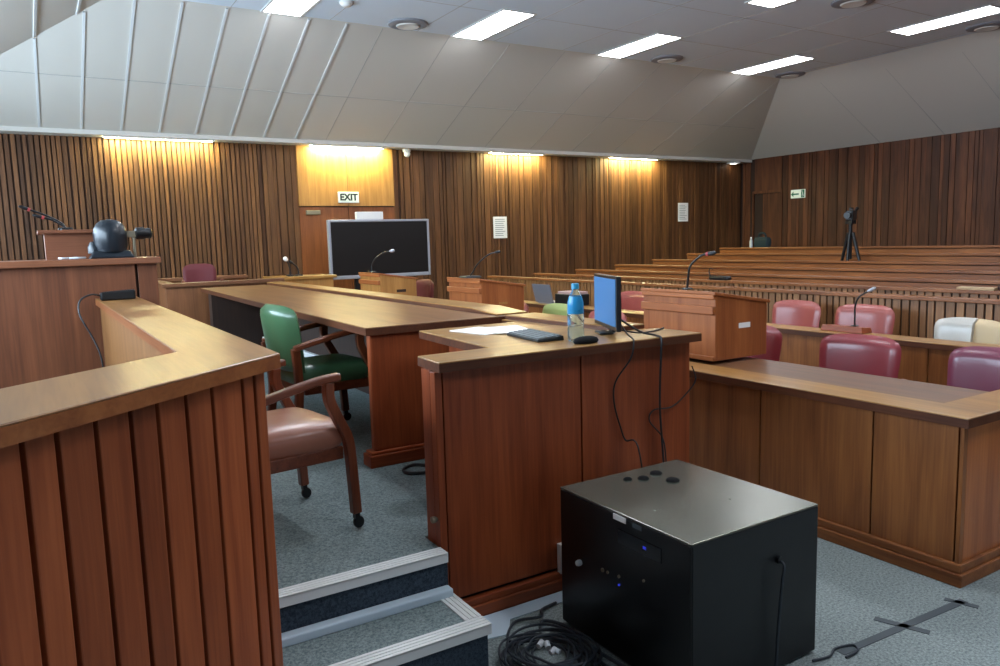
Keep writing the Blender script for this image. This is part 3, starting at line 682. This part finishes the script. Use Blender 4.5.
for (gx, gy, gl) in ((2.05, 2.36, .012), (2.11, 2.33, .018), (2.2, 2.35, .02), (2.19, 2.24, .022)):
    gm = MB().lathe([(gl+.006, 0), (gl+.006, .004), (gl, .009), (.001, .009)], (gx, gy, RZ), seg=16); obj('cable_gland', gm, 'matt', t, t.location)
ft = MB()
for fx in (RX0+.05, RX1-.05):
    for fy in (RY0+.05, RY1-.05): ft = MB().lathe([(.03, 0), (.03, .012)], (fx, fy, 0), seg=12); obj('foot', ft, 'black', t, t.location)
cable('grey cable hanging from the side of the black cabinet to the carpet', [(2.2, RY0+.005, .425), (2.195, RY0-.03, .42), (2.18, RY0-.035, .36), (2.17, RY0-.03, .2), (2.16, RY0-.03, .06), (2.12, RY0-.05, .008)], .006, 'cableb')
cable('cable lying on the carpet past the right corner of the black cabinet', [(2.36, 1.685, .007), (2.44, 1.67, .007), (2.5, 1.69, .007), (2.58, 1.67, .007), (2.56, 1.635, .007), (2.48, 1.63, .007)], .005, 'cableb')
# cable pile left of the cabinet
pts = []
for i in range(13*12):
    a = 2*PI*i/12; rr = .13+.055*math.sin(i*.37)+.014*random.random()
    pts.append((1.555+.025*math.sin(i*.21)+math.cos(a)*rr*.95, 2.25+math.sin(a)*rr*1.0, .008+.0035*(i//12)+.004*math.sin(i*1.3)))
cp = thing('coiled_cable', 'pile of coiled black cable with white plugs on the carpet by the cabinet', 'cable', (1.58, 2.27, 0))
obj('coil', MB().tube(spline(pts, 3), .005, 6), 'cableb', cp, cp.location)
for (px, py, a) in ((1.52, 2.27, .4), (1.545, 2.24, 1.2), (1.53, 2.205, .2), (1.56, 2.19, 2.0)):
    obj('plug', MB().tube([(px, py, .06), (px+.028*math.cos(a), py+.028*math.sin(a), .066)], [.011, .013], 8), 'plug', cp, cp.location)
cable('dark strand running from the coiled cable along the cabinet foot, nearest the cabinet', [(1.62, 2.4, .02), (1.7, 2.5, .01), (1.755, 2.4, .01), (1.74, 2.2, .01), (1.755, 2.0, .01), (1.76, 1.8, .01)], .007, 'cableb')
cable('dark strand leaving the coiled cable towards the bottom edge, middle one', [(1.68, 2.34, .03), (1.72, 2.3, .012), (1.7, 2.1, .01), (1.735, 1.95, .01), (1.74, 1.75, .01)], .007, 'cableb')
cable('dark strand leaving the coiled cable towards the bottom edge, farthest from the cabinet', [(1.66, 2.22, .04), (1.68, 2.12, .012), (1.66, 2.0, .01), (1.7, 1.85, .01), (1.68, 1.7, .01)], .007, 'cableb')
cable('dark strand reaching from the coiled cable to the desk plinth', [(1.52, 2.38, .02), (1.5, 2.46, .01), (1.6, 2.56, .01), (1.7, 2.52, .02), (1.75, 2.58, .012), (1.84, 2.6, .01)], .006, 'cableb')
# tape marks
def tape(lab, p, q, w):
    p, q = Vector((*p, 0)), Vector((*q, 0)); d = (q-p).normalized(); n = Vector((-d.y, d.x, 0))*w/2
    P = [p-n, q-n, q+n, p+n]; tag(obj('floor_tape', MB().prism([(v.x, v.y) for v in P], .0005, .0025), 'tape', None, (p.x, p.y, 0)), lab, 'tape', 'dark tape strips on the carpet')
tape('long dark tape strip across the carpet in the lower right corner', (2.5, 1.665), (3.3, 1.625), .035)
tape('short dark tape strip crossing the middle of the long strip', (2.85, 1.75), (2.92, 1.56), .035)
tape('short dark tape strip crossing the long strip beside the bench plinth', (3.25, 1.68), (3.29, 1.56), .03)

# ------------------------------------------------------------------ counsel desks
def counsel(name, lab, x0, dep, y0, y1, seams, mz, key, loc):
    t = thing(name, lab, 'desk', loc)
    z = .775
    P_l = [(x0-.03, y0-.03), (x0+dep, y0-.03), (x0+dep, y0+.2), (x0+.2, y0+.2), (x0+.2, y1), (x0-.03, y1)]
    slab_top(P_l, z-.045, z, 'ledge_y', t, t.location, 'edge_y', 'ledge')
    obj('desktop', MB().box(x0+.2, x0+dep, y0+.2, y1, z-.055, z-.022), 'inner_y', t, t.location, .003)
    ys = [y0+.02]+seams+[y1]
    for i in range(len(ys)-1):
        obj('front_panel', MB().box(x0, x0+.022, ys[i]+.004, ys[i+1]-.004, .1, z-.045), key+'_z', t, t.location, .002)
    obj('corner_post', MB().box(x0-.002, x0+.03, y0-.002, y0+.016, .1, z-.045), key+'_z', t, t.location, .002)
    obj('end_panel', MB().box(x0+.034, x0+dep-.02, y0, y0+.022, .1, z-.045), 'honeyred_z', t, t.location, .002)
    obj('core', MB().box(x0+.015, x0+.04, y0+.01, y1, 0, z-.045).box(x0+.03, x0+dep-.03, y0+.015, y0+.04, 0, z-.045), 'gap', t, t.location)
    pl = MB().prism([(x0-.03, y0-.03), (x0+dep-.02, y0-.03), (x0+dep-.02, y0+.02), (x0+.02, y0+.02), (x0+.02, y1), (x0-.03, y1)], 0, .06)
    pl.prism([(x0-.018, y0-.018), (x0+dep-.02, y0-.018), (x0+dep-.02, y0+.02), (x0+.02, y0+.02), (x0+.02, y1), (x0-.018, y1)], .06, .1)
    obj('plinth', pl, key+'_y', t, t.location, .006)
    obj('far_panel', MB().box(x0+.04, x0+dep-.02, y1-.03, y1, 0, z-.05), key+'_z', t, t.location)
    return t
wset('lect', (134, 72, 34), (172, 102, 54), rough=.42, var=.05)
wset('honeyred', (152, 82, 38), (188, 112, 58), rough=.42, var=.06)
wset('inner', (84, 54, 34), (116, 78, 50), rough=.4, var=.05, coat=.1)
wset('brown', (114, 64, 32), (158, 98, 52), rough=.42, var=.1, spec=.35)
counsel('counsel_desk', 'long counsel desk with yellow-edged top along the right, nearest row', 3.43, .73, 1.72, 10.2, [2.145, 2.82, 3.5, 4.3, 5.2, 6.0, 6.8, 7.6, 8.4, 9.3], None, 'brown', (3.8, 5.9, 0))
counsel('counsel_desk', 'second counsel desk row behind the nearest one, with wooden microphone base', 5.53, .33, .6, 10.2, [1.4, 2.2, 3.05, 3.9, 4.7, 5.5, 6.3, 7.1, 7.9, 8.7, 9.5], None, 'brown', (5.8, 5.4, 0))

# lecterns standing on the nearest counsel desk
def lectern(lab, y0):
    t = thing('lectern', lab, 'lectern', (3.75, y0, .775), group='table lecterns on the counsel desk')
    L_, D_ = .68, .5; hb, hf = .435, .355
    body = MB().hexa([(.0, 0, 0), (D_, 0, 0), (D_, L_, 0), (0, L_, 0)], [(.0, 0, hb), (D_, 0, hf), (D_, L_, hf), (0, L_, hb)])
    obj('body', body, 'honey_z' if y0 > 8 else 'lect_z', t, bevel=.003)
    lid = MB().hexa([(-.02, -.012, hb), (D_+.02, -.012, hf-.004), (D_+.02, L_+.012, hf-.004), (-.02, L_+.012, hb)],
                    [(-.02, -.012, hb+.022), (D_+.02, -.012, hf+.018), (D_+.02, L_+.012, hf+.018), (-.02, L_+.012, hb+.022)])
    obj('sloping_top', lid, 'lect_y', t, bevel=.004)
    obj('moulding', MB().prism([(-.028, .0), (0, .0), (0, L_), (-.028, L_)], hb-.13, hb-.075).box(-.02, 0, 0, L_, hb-.03, hb), 'lect_y', t, bevel=.006)
    obj('base_strip', MB().box(-.02, 0, 0, L_, 0, .03), 'lect_y', t, bevel=.004)
    return t
l1 = lectern('nearest reddish table lectern, with a small white sticker, right of the monitor', 3.45)
obj('sticker', MB().box(.22, .33, -.003, -.0005, .2, .235), 'paper', l1)
l2 = lectern('middle table lectern, between the long desk and the laptop', 6.46)
obj('hand_hole', MB().box(.2, .3, -.003, -.0005, .19, .21), 'honey_x', l2)
l3 = lectern('farthest light-sided table lectern, in front of the large screen', 9.0)
obj('hand_hole', MB().box(.22, .35, -.003, -.0005, .2, .235), 'gap', l3)
gooseneck('microphone', 'black red-tipped gooseneck microphone on the nearest lectern', (3.79, 3.74, 1.232), [(0, -.01, .08), (.0, -.03, .16), (.02, -.1, .225), (.03, -.16, .24)], .014, .008, (.03, .03, .012), ringmat='redfoam')
gooseneck('microphone', 'gooseneck microphone curving right on the middle lectern', (3.79, 6.75, 1.232), [(.02, -.03, .06), (.05, -.1, .15), (.1, -.22, .23), (.13, -.3, .25)], .016, .007, (.09, .09, .02))
gooseneck('microphone', 'gooseneck microphone in front of the large screen on the farthest lectern', (3.79, 9.35, 1.232), [(0, .0, .08), (.03, -.06, .18), (.1, -.17, .25), (.16, -.25, .27)], .022, .01, (.05, .05, .015), headmat='silver')
# mic on the second row with wooden base
wbz = tag(obj('wooden_block', MB().hexa([(5.6, 3.62, .776), (5.74, 3.62, .776), (5.74, 4.0, .776), (5.6, 4.0, .776)], [(5.61, 3.63, .825), (5.73, 3.63, .815), (5.73, 3.99, .815), (5.61, 3.99, .825)]), 'red_y', None, (5.67, 3.8, .776), .004), 'flat wooden block under the microphone on the second counsel desk', 'block')
gooseneck('microphone', 'gooseneck microphone on the wooden block of the second counsel desk', (5.68, 3.74, .822), [(0, .0, .08), (0, 0, .16), (.0, -.03, .24), (.02, -.1, .29)], .014, .007, (.025, .025, .01), headmat='silver')
lp = thing('laptop', 'open grey laptop on the second counsel desk, left of the bottle', 'laptop', (5.62, 8.02, .776))
obj('base', MB().box(-.02, .22, -.17, .17, 0, .018), 'silver', lp, bevel=.003)
obj('lid', MB().hexa([(-.03, -.2, .012), (-.02, -.2, .012), (-.02, .2, .012), (-.03, .2, .012)], [(-.09, -.2, .25), (-.08, -.2, .25), (-.08, .2, .25), (-.09, .2, .25)]), mat('laptop_grey', (112, 112, 120), .4, .2), lp, bevel=.003)
bx = thing('equipment_box', 'dark low box with pale top behind the laptop on the second desk', 'box', (5.7, 7.58, .776))
obj('body', MB().box(-.12, .12, -.2, .2, 0, .14), 'black', bx, bevel=.01); obj('papers', MB().box(-.1, .11, -.18, .16, .14, .17), mat('mixed_papers', (170, 140, 136), .7), bx, bevel=.004)

# far light-wood counter with two microphones
t = thing('counter', 'small light-wood counter left of the large screen at the back', 'counter', (3.2, 10.8, 0))
obj('counter_top', MB().box(2.82, 3.7, 10.45, 11.1, 1.14, 1.18), 'ledge_x', t, t.location, .005)
obj('body', MB().box(2.88, 3.66, 10.5, 11.05, 0, 1.14), 'honey_z', t, t.location, .004)
gooseneck('microphone', 'pale-headed microphone on the small counter, left one of the pair', (3.12, 10.75, 1.181), [(0, 0, .1), (-.02, 0, .18), (-.04, 0, .22)], .03, .011, (.05, .05, .02), headmat='white')
gooseneck('microphone', 'dark microphone on the small counter, right one of the pair', (3.24, 10.75, 1.181), [(0, 0, .07), (-.02, 0, .13), (-.08, 0, .18)], .02, .011, (.05, .05, .02))

# big screen on a stand
t = thing('display_screen', 'large dark flat screen with silver frame in front of the door', 'screen', (4.74, 11.3, 0))
obj('screen_panel', MB().box(3.93, 5.55, 11.264, 11.275, 1.125, 1.945), 'screen', t, t.location)
fr = MB(); fr.box(3.89, 3.93, 11.26, 11.34, 1.07, 1.98); fr.box(5.55, 5.59, 11.26, 11.34, 1.07, 1.98); fr.box(3.93, 5.55, 11.26, 11.34, 1.945, 1.98); fr.box(3.93, 5.55, 11.26, 11.34, 1.07, 1.125)
obj('bezel', fr, 'silver', t, t.location, .008); obj('rear_case', MB().box(3.93, 5.55, 11.28, 11.36, 1.1, 1.95), 'black', t, t.location)
obj('stand', MB().box(4.3, 4.38, 11.32, 11.38, .05, 1.3).box(5.1, 5.18, 11.32, 11.38, .05, 1.3).box(4.2, 5.28, 11.3, 11.4, .3, .38), 'black', t, t.location, .006)
obj('base', MB().box(4.22, 4.46, 11.0, 11.75, 0, .06).box(5.02, 5.26, 11.0, 11.75, 0, .06), 'black', t, t.location, .01)
wbx = thing('video_unit', 'white box unit sitting on top of the large screen', 'video unit', (4.58, 11.31, 1.981))
obj('body', MB().box(-.22, .22, -.04, .05, 0, .12), 'white', wbx, bevel=.01); obj('foot', MB().box(-.1, .1, .0, .04, -.0, .006), 'black', wbx)

# ------------------------------------------------------------------ chairs
def shell(w0, w1, z0, z1, xb, lean, curve, T):
    """padded curved backrest, concave to +x, rounded rim"""
    nu, nv = 16, 12; F_, B_ = [], []
    mb = MB()
    idx = {}
    vs = []
    for side in (1, -1):
        for i in range(nu+1):
            for j in range(nv+1):
                u = -1+2*i/nu; v = j/nv
                # squircle mapping keeps the corners round
                uu = u*math.sqrt(max(0, 1-.22*max(0, (2*v-1))**6)); vv = v
                th = T/2*max(0., (1-abs(u)**5))**.5*max(0., (1-abs(2*v-1)**7))**.5
                w = w0+(w1-w0)*v
                y = uu*w/2; z = z0+(z1-z0)*(vv-.07*abs(u)**4*max(0, 2*v-1))
                x = xb+curve*abs(u)**2.2-lean*v
                vs.append((x+side*th, y, z)); idx[(side, i, j)] = len(vs)-1
    fs = []
    for side in (1, -1):
        for i in range(nu):
            for j in range(nv):
                f = (idx[(side, i, j)], idx[(side, i+1, j)], idx[(side, i+1, j+1)], idx[(side, i, j+1)])
                fs.append(f if side == 1 else f[::-1])
    mb.add(vs, fs); mb.sm = True
    return mb
def cushion(hx, hy, z0, z1, x0=0., taper=.9):
    n = 20; prof = [(.9, z0), (1., z0+(z1-z0)*.3), (1., z0+(z1-z0)*.62), (.95, z0+(z1-z0)*.85), (.8, z1-.004), (.4, z1), (.01, z1)]
    mb = MB(); vs = []
    for (s, z) in prof:
        for k in range(n*2):
            a = 2*PI*k/(n*2); c_, s_ = math.cos(a), math.sin(a); e = .32
            px = math.copysign(abs(c_)**e, c_)*hx*s; py = math.copysign(abs(s_)**e, s_)*hy*s*(1-(1-taper)*(.5-px/(2*hx)))
            vs.append((x0+px, py, z))
    N_ = n*2
    fs = [(i*N_+k, i*N_+(k+1) % N_, (i+1)*N_+(k+1) % N_, (i+1)*N_+k) for i in range(len(prof)-1) for k in range(N_)]
    fs += [tuple(range(N_-1, -1, -1)), tuple(range((len(prof)-1)*N_, len(prof)*N_))]
    mb.add(vs, fs); mb.sm = True; return mb
def make_chair(lab, vinyl, loc, rz, group, arm=0., top=.9):
    t = thing('armchair', lab, 'chair', loc, rz, group)
    obj('seat', cushion(.27, .27, .385, .51, .01), vinyl, t)
    obj('seat_frame', MB().box(-.22, .24, -.24, .24, .33, .39), 'chair_y', t, bevel=.006)
    obj('backrest', shell(.47, .52, .47, top, -.27, .05, .06, .1), vinyl, t)
    for s in (-1, 1):
        lf = obj('leg', MB().sweep(spline([(.275, s*.27, .075), (.265, s*.27, .25), (.25, s*.27, .42), (.2, s*.275, .52), (.15, s*.28, .62-arm/2), (.15, s*.28, .7-arm)], 4), .042, .05), 'chair_z', t, bevel=.006)
        lr = obj('leg', MB().sweep(spline([(-.29, s*.23, .075), (-.26, s*.23, .3), (-.26, s*.24, .45), (-.28, s*.265, .635)], 4), .042, .05), 'chair_z', t, bevel=.006)
        obj('arm', MB().sweep(spline([(-.29, s*.272, .635-arm), (-.12, s*.285, .675-arm), (.08, s*.285, .71-arm), (.21, s*.285, .72-arm)], 4), [.045]*13, [.035]*13), 'chair_x', t, bevel=.008)
        for (lg, xx, yy) in ((lf, .275, s*.27), (lr, -.29, s*.23)):
            obj('caster', MB().lathe([(.001, -.012), (.026, -.012), (.03, -.006), (.03, .006), (.026, .012), (.001, .012)], (xx+.012, yy, .031), axis='y', seg=16).box(xx-.012, xx+.014, yy-.014, yy+.014, .05, .08), 'black', lg)
    return t
g1 = 'armchairs on the dais'
ch = make_chair('green vinyl armchair with wooden arms pulled up to the long desk', 'green', (1.59, 4.88, ST), math.radians(5), g1)
br = dup(ch, 'wooden-armed chair with tan seat on casters, half hidden by the witness stand', (.876, 3.375, ST), math.radians(7.5), g1, {'seat': 'tan', 'backrest': 'tan'}, (.84, 1, .97))
rc = dup(ch, 'dark red chair back showing above the square desk enclosure at far left', (1.83, 10.2, ST), math.radians(-95), g1, {'seat': 'darkred', 'backrest': 'darkred'}, (.8, .8, 1.19))
g2 = 'chairs at the nearest counsel desk'; g3 = 'chairs at the second counsel desk'
rowproto = []
def rowchair(lab, y, m, g, x, rz=PI, z=1.):
    if not rowproto:
        c0 = make_chair(lab, m, (x, y, 0), rz, g, .1); c0.scale = (1, 1.1, z); rowproto.append(c0); return c0
    return dup(rowproto[0], lab, (x, y, 0), rz, g, {'seat': m, 'backrest': m}, (1, 1.1, z))
X1 = 4.43
rowchair('red vinyl chair behind the nearest desk, right of the sticker lectern', 3.02, 'redv', g2, X1, PI+.1)
rowchair('purple-maroon vinyl chair at the right edge, behind the nearest desk', 2.2, 'maroon', g2, X1, PI-.05)
rowchair('red chair mostly hidden behind the sticker lectern', 3.94, 'redv', g2, X1)
rowchair('pink chair hidden behind the blue monitor', 5.68, 'pinkv', g2, X1)
rowchair('pale green chair back just left of the bottle', 6.48, 'lime', g2, X1, PI, 1.02)
rowchair('pink chair whose edge peeks out right of the middle lectern', 7.34, 'pinkv', g2, X1)
rowchair('dark maroon chair right of the farthest lectern, below the screen', 9.8, 'darkred', g2, 4.48, PI, 1.2)
X2 = 6.14
rowchair('pink-red vinyl chair against the slatted partition, just right of the sticker lectern', 4.84, 'pinkv', g3, X2, PI, 1.03)
rowchair('pink-red vinyl chair directly behind the wooden microphone block', 4.1, 'pinkv', g3, X2, PI+.06, 1.03)
wc = rowchair('cream chair partly covered in clear plastic at the right edge', 3.2, 'cream', g3, X2, PI, .96)
rowchair('pink-red chair on the second row, right behind the blue monitor', 7.24, 'pinkv', g3, X2, PI, 1.02)
# plastic wrap on the cream chair's left half
wv = shell(.475, .53, .5, .905, -.27, .05, .06, .118)
wv2 = MB(); wv2.v = [(v[0], v[1] if v[1] < .02 else .02+v[1]*.02, v[2]) for v in wv.v]; wv2.f = wv.f; wv2.sm = True
obj('plastic_cover', wv2, 'wrap', wc)['label'] = 'clear plastic cover over one half of the back'

# ------------------------------------------------------------------ gallery pews
nm = ['first (slatted) pew row behind the second counsel desk', 'second pew row, slatted, with dark items on its rail', 'third pew row from the front', 'fourth pew row from the front',
      'fifth pew row from the front', 'sixth pew row from the front', 'rearmost pew row below the right wall']
PY0, PY1 = -.5, 11.3
for i, (px, pz) in enumerate(PEW):
    z0 = pz-1.0
    t = thing('pew', 'long wooden gallery bench, '+nm[i], 'pew', (px+.2, 5.4, z0), group='gallery pews')
    off = t.location
    obj('top_rail', MB().box(px-.02, px+.11, PY0, PY1, pz-.035, pz), 'pew_y', t, off, .006)
    bb = MB()
    if i < 2:
        y = PY0+.02
        while y < PY1-.05:
            wd = random.choice((.05, .06, .07)); bb.box(px, px+.02, y, y+wd, z0+.02, pz-.035); y += wd+.018
        obj('slatted_back', bb, wood('pew_slat', (104, 68, 40), (148, 104, 64), 'z', .45, .2), t, off)
        obj('backing', MB().box(px+.015, px+.05, PY0, PY1, z0+.02, pz-.035), 'gap', t, off)
    else:
        for (a0, a1) in ((.04, .4), (.42, .68), (.70, .955)):
            bb.box(px, px+.035, PY0, PY1, z0+a0, z0+a1)
        obj('plank_back', bb, 'pew_y', t, off, .004)
        obj('backing', MB().box(px+.03, px+.045, PY0, PY1, z0+.02, pz-.04), 'gap', t, off)
    obj('seat', MB().box(px+.1, px+.5, PY0+.05, PY1-.05, z0+.41, z0+.445), 'pew_y', t, off, .006)
    obj('seat_back', MB().box(px+.05, px+.1, PY0+.05, PY1-.05, z0+.44, pz-.036), 'pew_y', t, off)
    for yy in (PY0, PY1-.05):
        obj('end_panel', MB().box(px+.02, px+.52, yy, yy+.05, z0, z0+.62), 'pew_z', t, off, .006)
    sp_ = MB()
    for k in range(5): sp_.box(px+.46, px+.49, 1.5+k*2, 1.56+k*2, z0, z0+.41)
    obj('support', sp_, 'pew_z', t, off)

# camera on a tripod in the gallery
tx, ty, tz = 11.21, 7.5, .14
t = thing('tripod', 'black camera tripod standing among the gallery pews', 'tripod', (tx, ty, tz))
obj('column', MB().tube([(0, 0, 1.0), (0, 0, 1.6)], .03, 8), 'black', t)
obj('head', MB().box(-.06, .06, -.06, .06, 1.56, 1.62), 'black', t, bevel=.008)
for (lx, ly) in ((.06, .4), (.06, -.4), (-.12, .02)):
    obj('leg', MB().tube([(lx*.1, ly*.1, 1.42), (lx, ly, .012)], [.028, .016], 8), 'black', t)
vc = thing('video_camera', 'black video camera mounted on the gallery tripod', 'video camera', (tx, ty, tz+1.621), math.radians(200))
obj('body', MB().box(-.16, .1, -.055, .055, .0, .15), 'black', vc, bevel=.012)
obj('lens', MB().lathe([(.03, .1), (.042, .11), (.042, .2), (.05, .21), (.05, .24)], (0, 0, .075), axis='x', seg=16), 'black', vc)
obj('handle', MB().box(-.1, .06, -.015, .015, .18, .2).box(-.1, -.08, -.012, .012, .14, .19).box(.04, .06, -.012, .012, .14, .19), 'black', vc, bevel=.004)
obj('viewfinder', MB().tube([(-.12, .03, .14), (-.2, .05, .19)], [.02, .028], 8), 'black', vc)
# small things on the gallery rails
tb = thing('bag', 'dark teal bag resting on the rearmost pew rail by the doorway', 'bag', (12.445, 10.25, PEW[6][1]+.001))
obj('body', cushion(.06, .2, 0, .2, 0, .8), 'teal', tb); obj('strap', MB().tube(spline([(0, -.1, .19), (0, -.06, .27), (0, .05, .27), (0, .09, .19)]), .02, 6), 'teal', tb)
wbt = thing('white_bottle', 'small pale bottle beside the dark teal bag in the gallery', 'bottle', (12.45, 10.52, PEW[6][1]+.001))
obj('body', MB().lathe([(.03, 0), (.032, .02), (.032, .12), (.015, .16), (.012, .19)]), 'plug', wbt); obj('cap', MB().lathe([(.014, .186), (.014, .205), (.001, .206)]), 'white', wbt)
pc = thing('pouch', 'low black pouch with upright strap on the second pew rail', 'pouch', (7.69, 7.0, PEW[1][1]+.001))
obj('body', cushion(.045, .17, 0, .055, 0, 1.), 'black', pc); obj('strap', MB().tube(spline([(0, .15, .02), (0, .19, .1), (0, .17, .15), (0, .12, .14)]), .007, 6), 'black', pc)
pp = thing('folded_paper', 'pale folded paper lying on the second pew rail at the right edge', 'paper', (7.69, 3.8, PEW[1][1]+.001))
obj('sheets', MB().box(-.05, .05, -.17, .17, 0, .025), mat('buff_paper', (176, 150, 116), .7), pp, bevel=.003)
dk = thing('pouch', 'dark brown pouch beside the folded paper at the right edge', 'pouch', (7.69, 3.45, PEW[1][1]+.001))
obj('body', cushion(.045, .16, 0, .06, 0, 1.), mat('dark_leather', (52, 26, 22), .5), dk); obj('flap', MB().box(-.047, .02, -.1, .1, .05, .066), mat('flap_leather', (66, 34, 28), .5), dk, bevel=.006)

# ------------------------------------------------------------------ view
vs_ = scene.view_settings
scene.display_settings.display_device = 'sRGB'
vs_.view_transform = 'Standard'; vs_.look = 'None'; vs_.gamma = 1; vs_.use_curve_mapping = False
vs_.exposure = 0.17
scene.cycles.use_denoising = True
scene.cycles.max_bounces = 8
scene.cycles.sample_clamp_indirect = 6
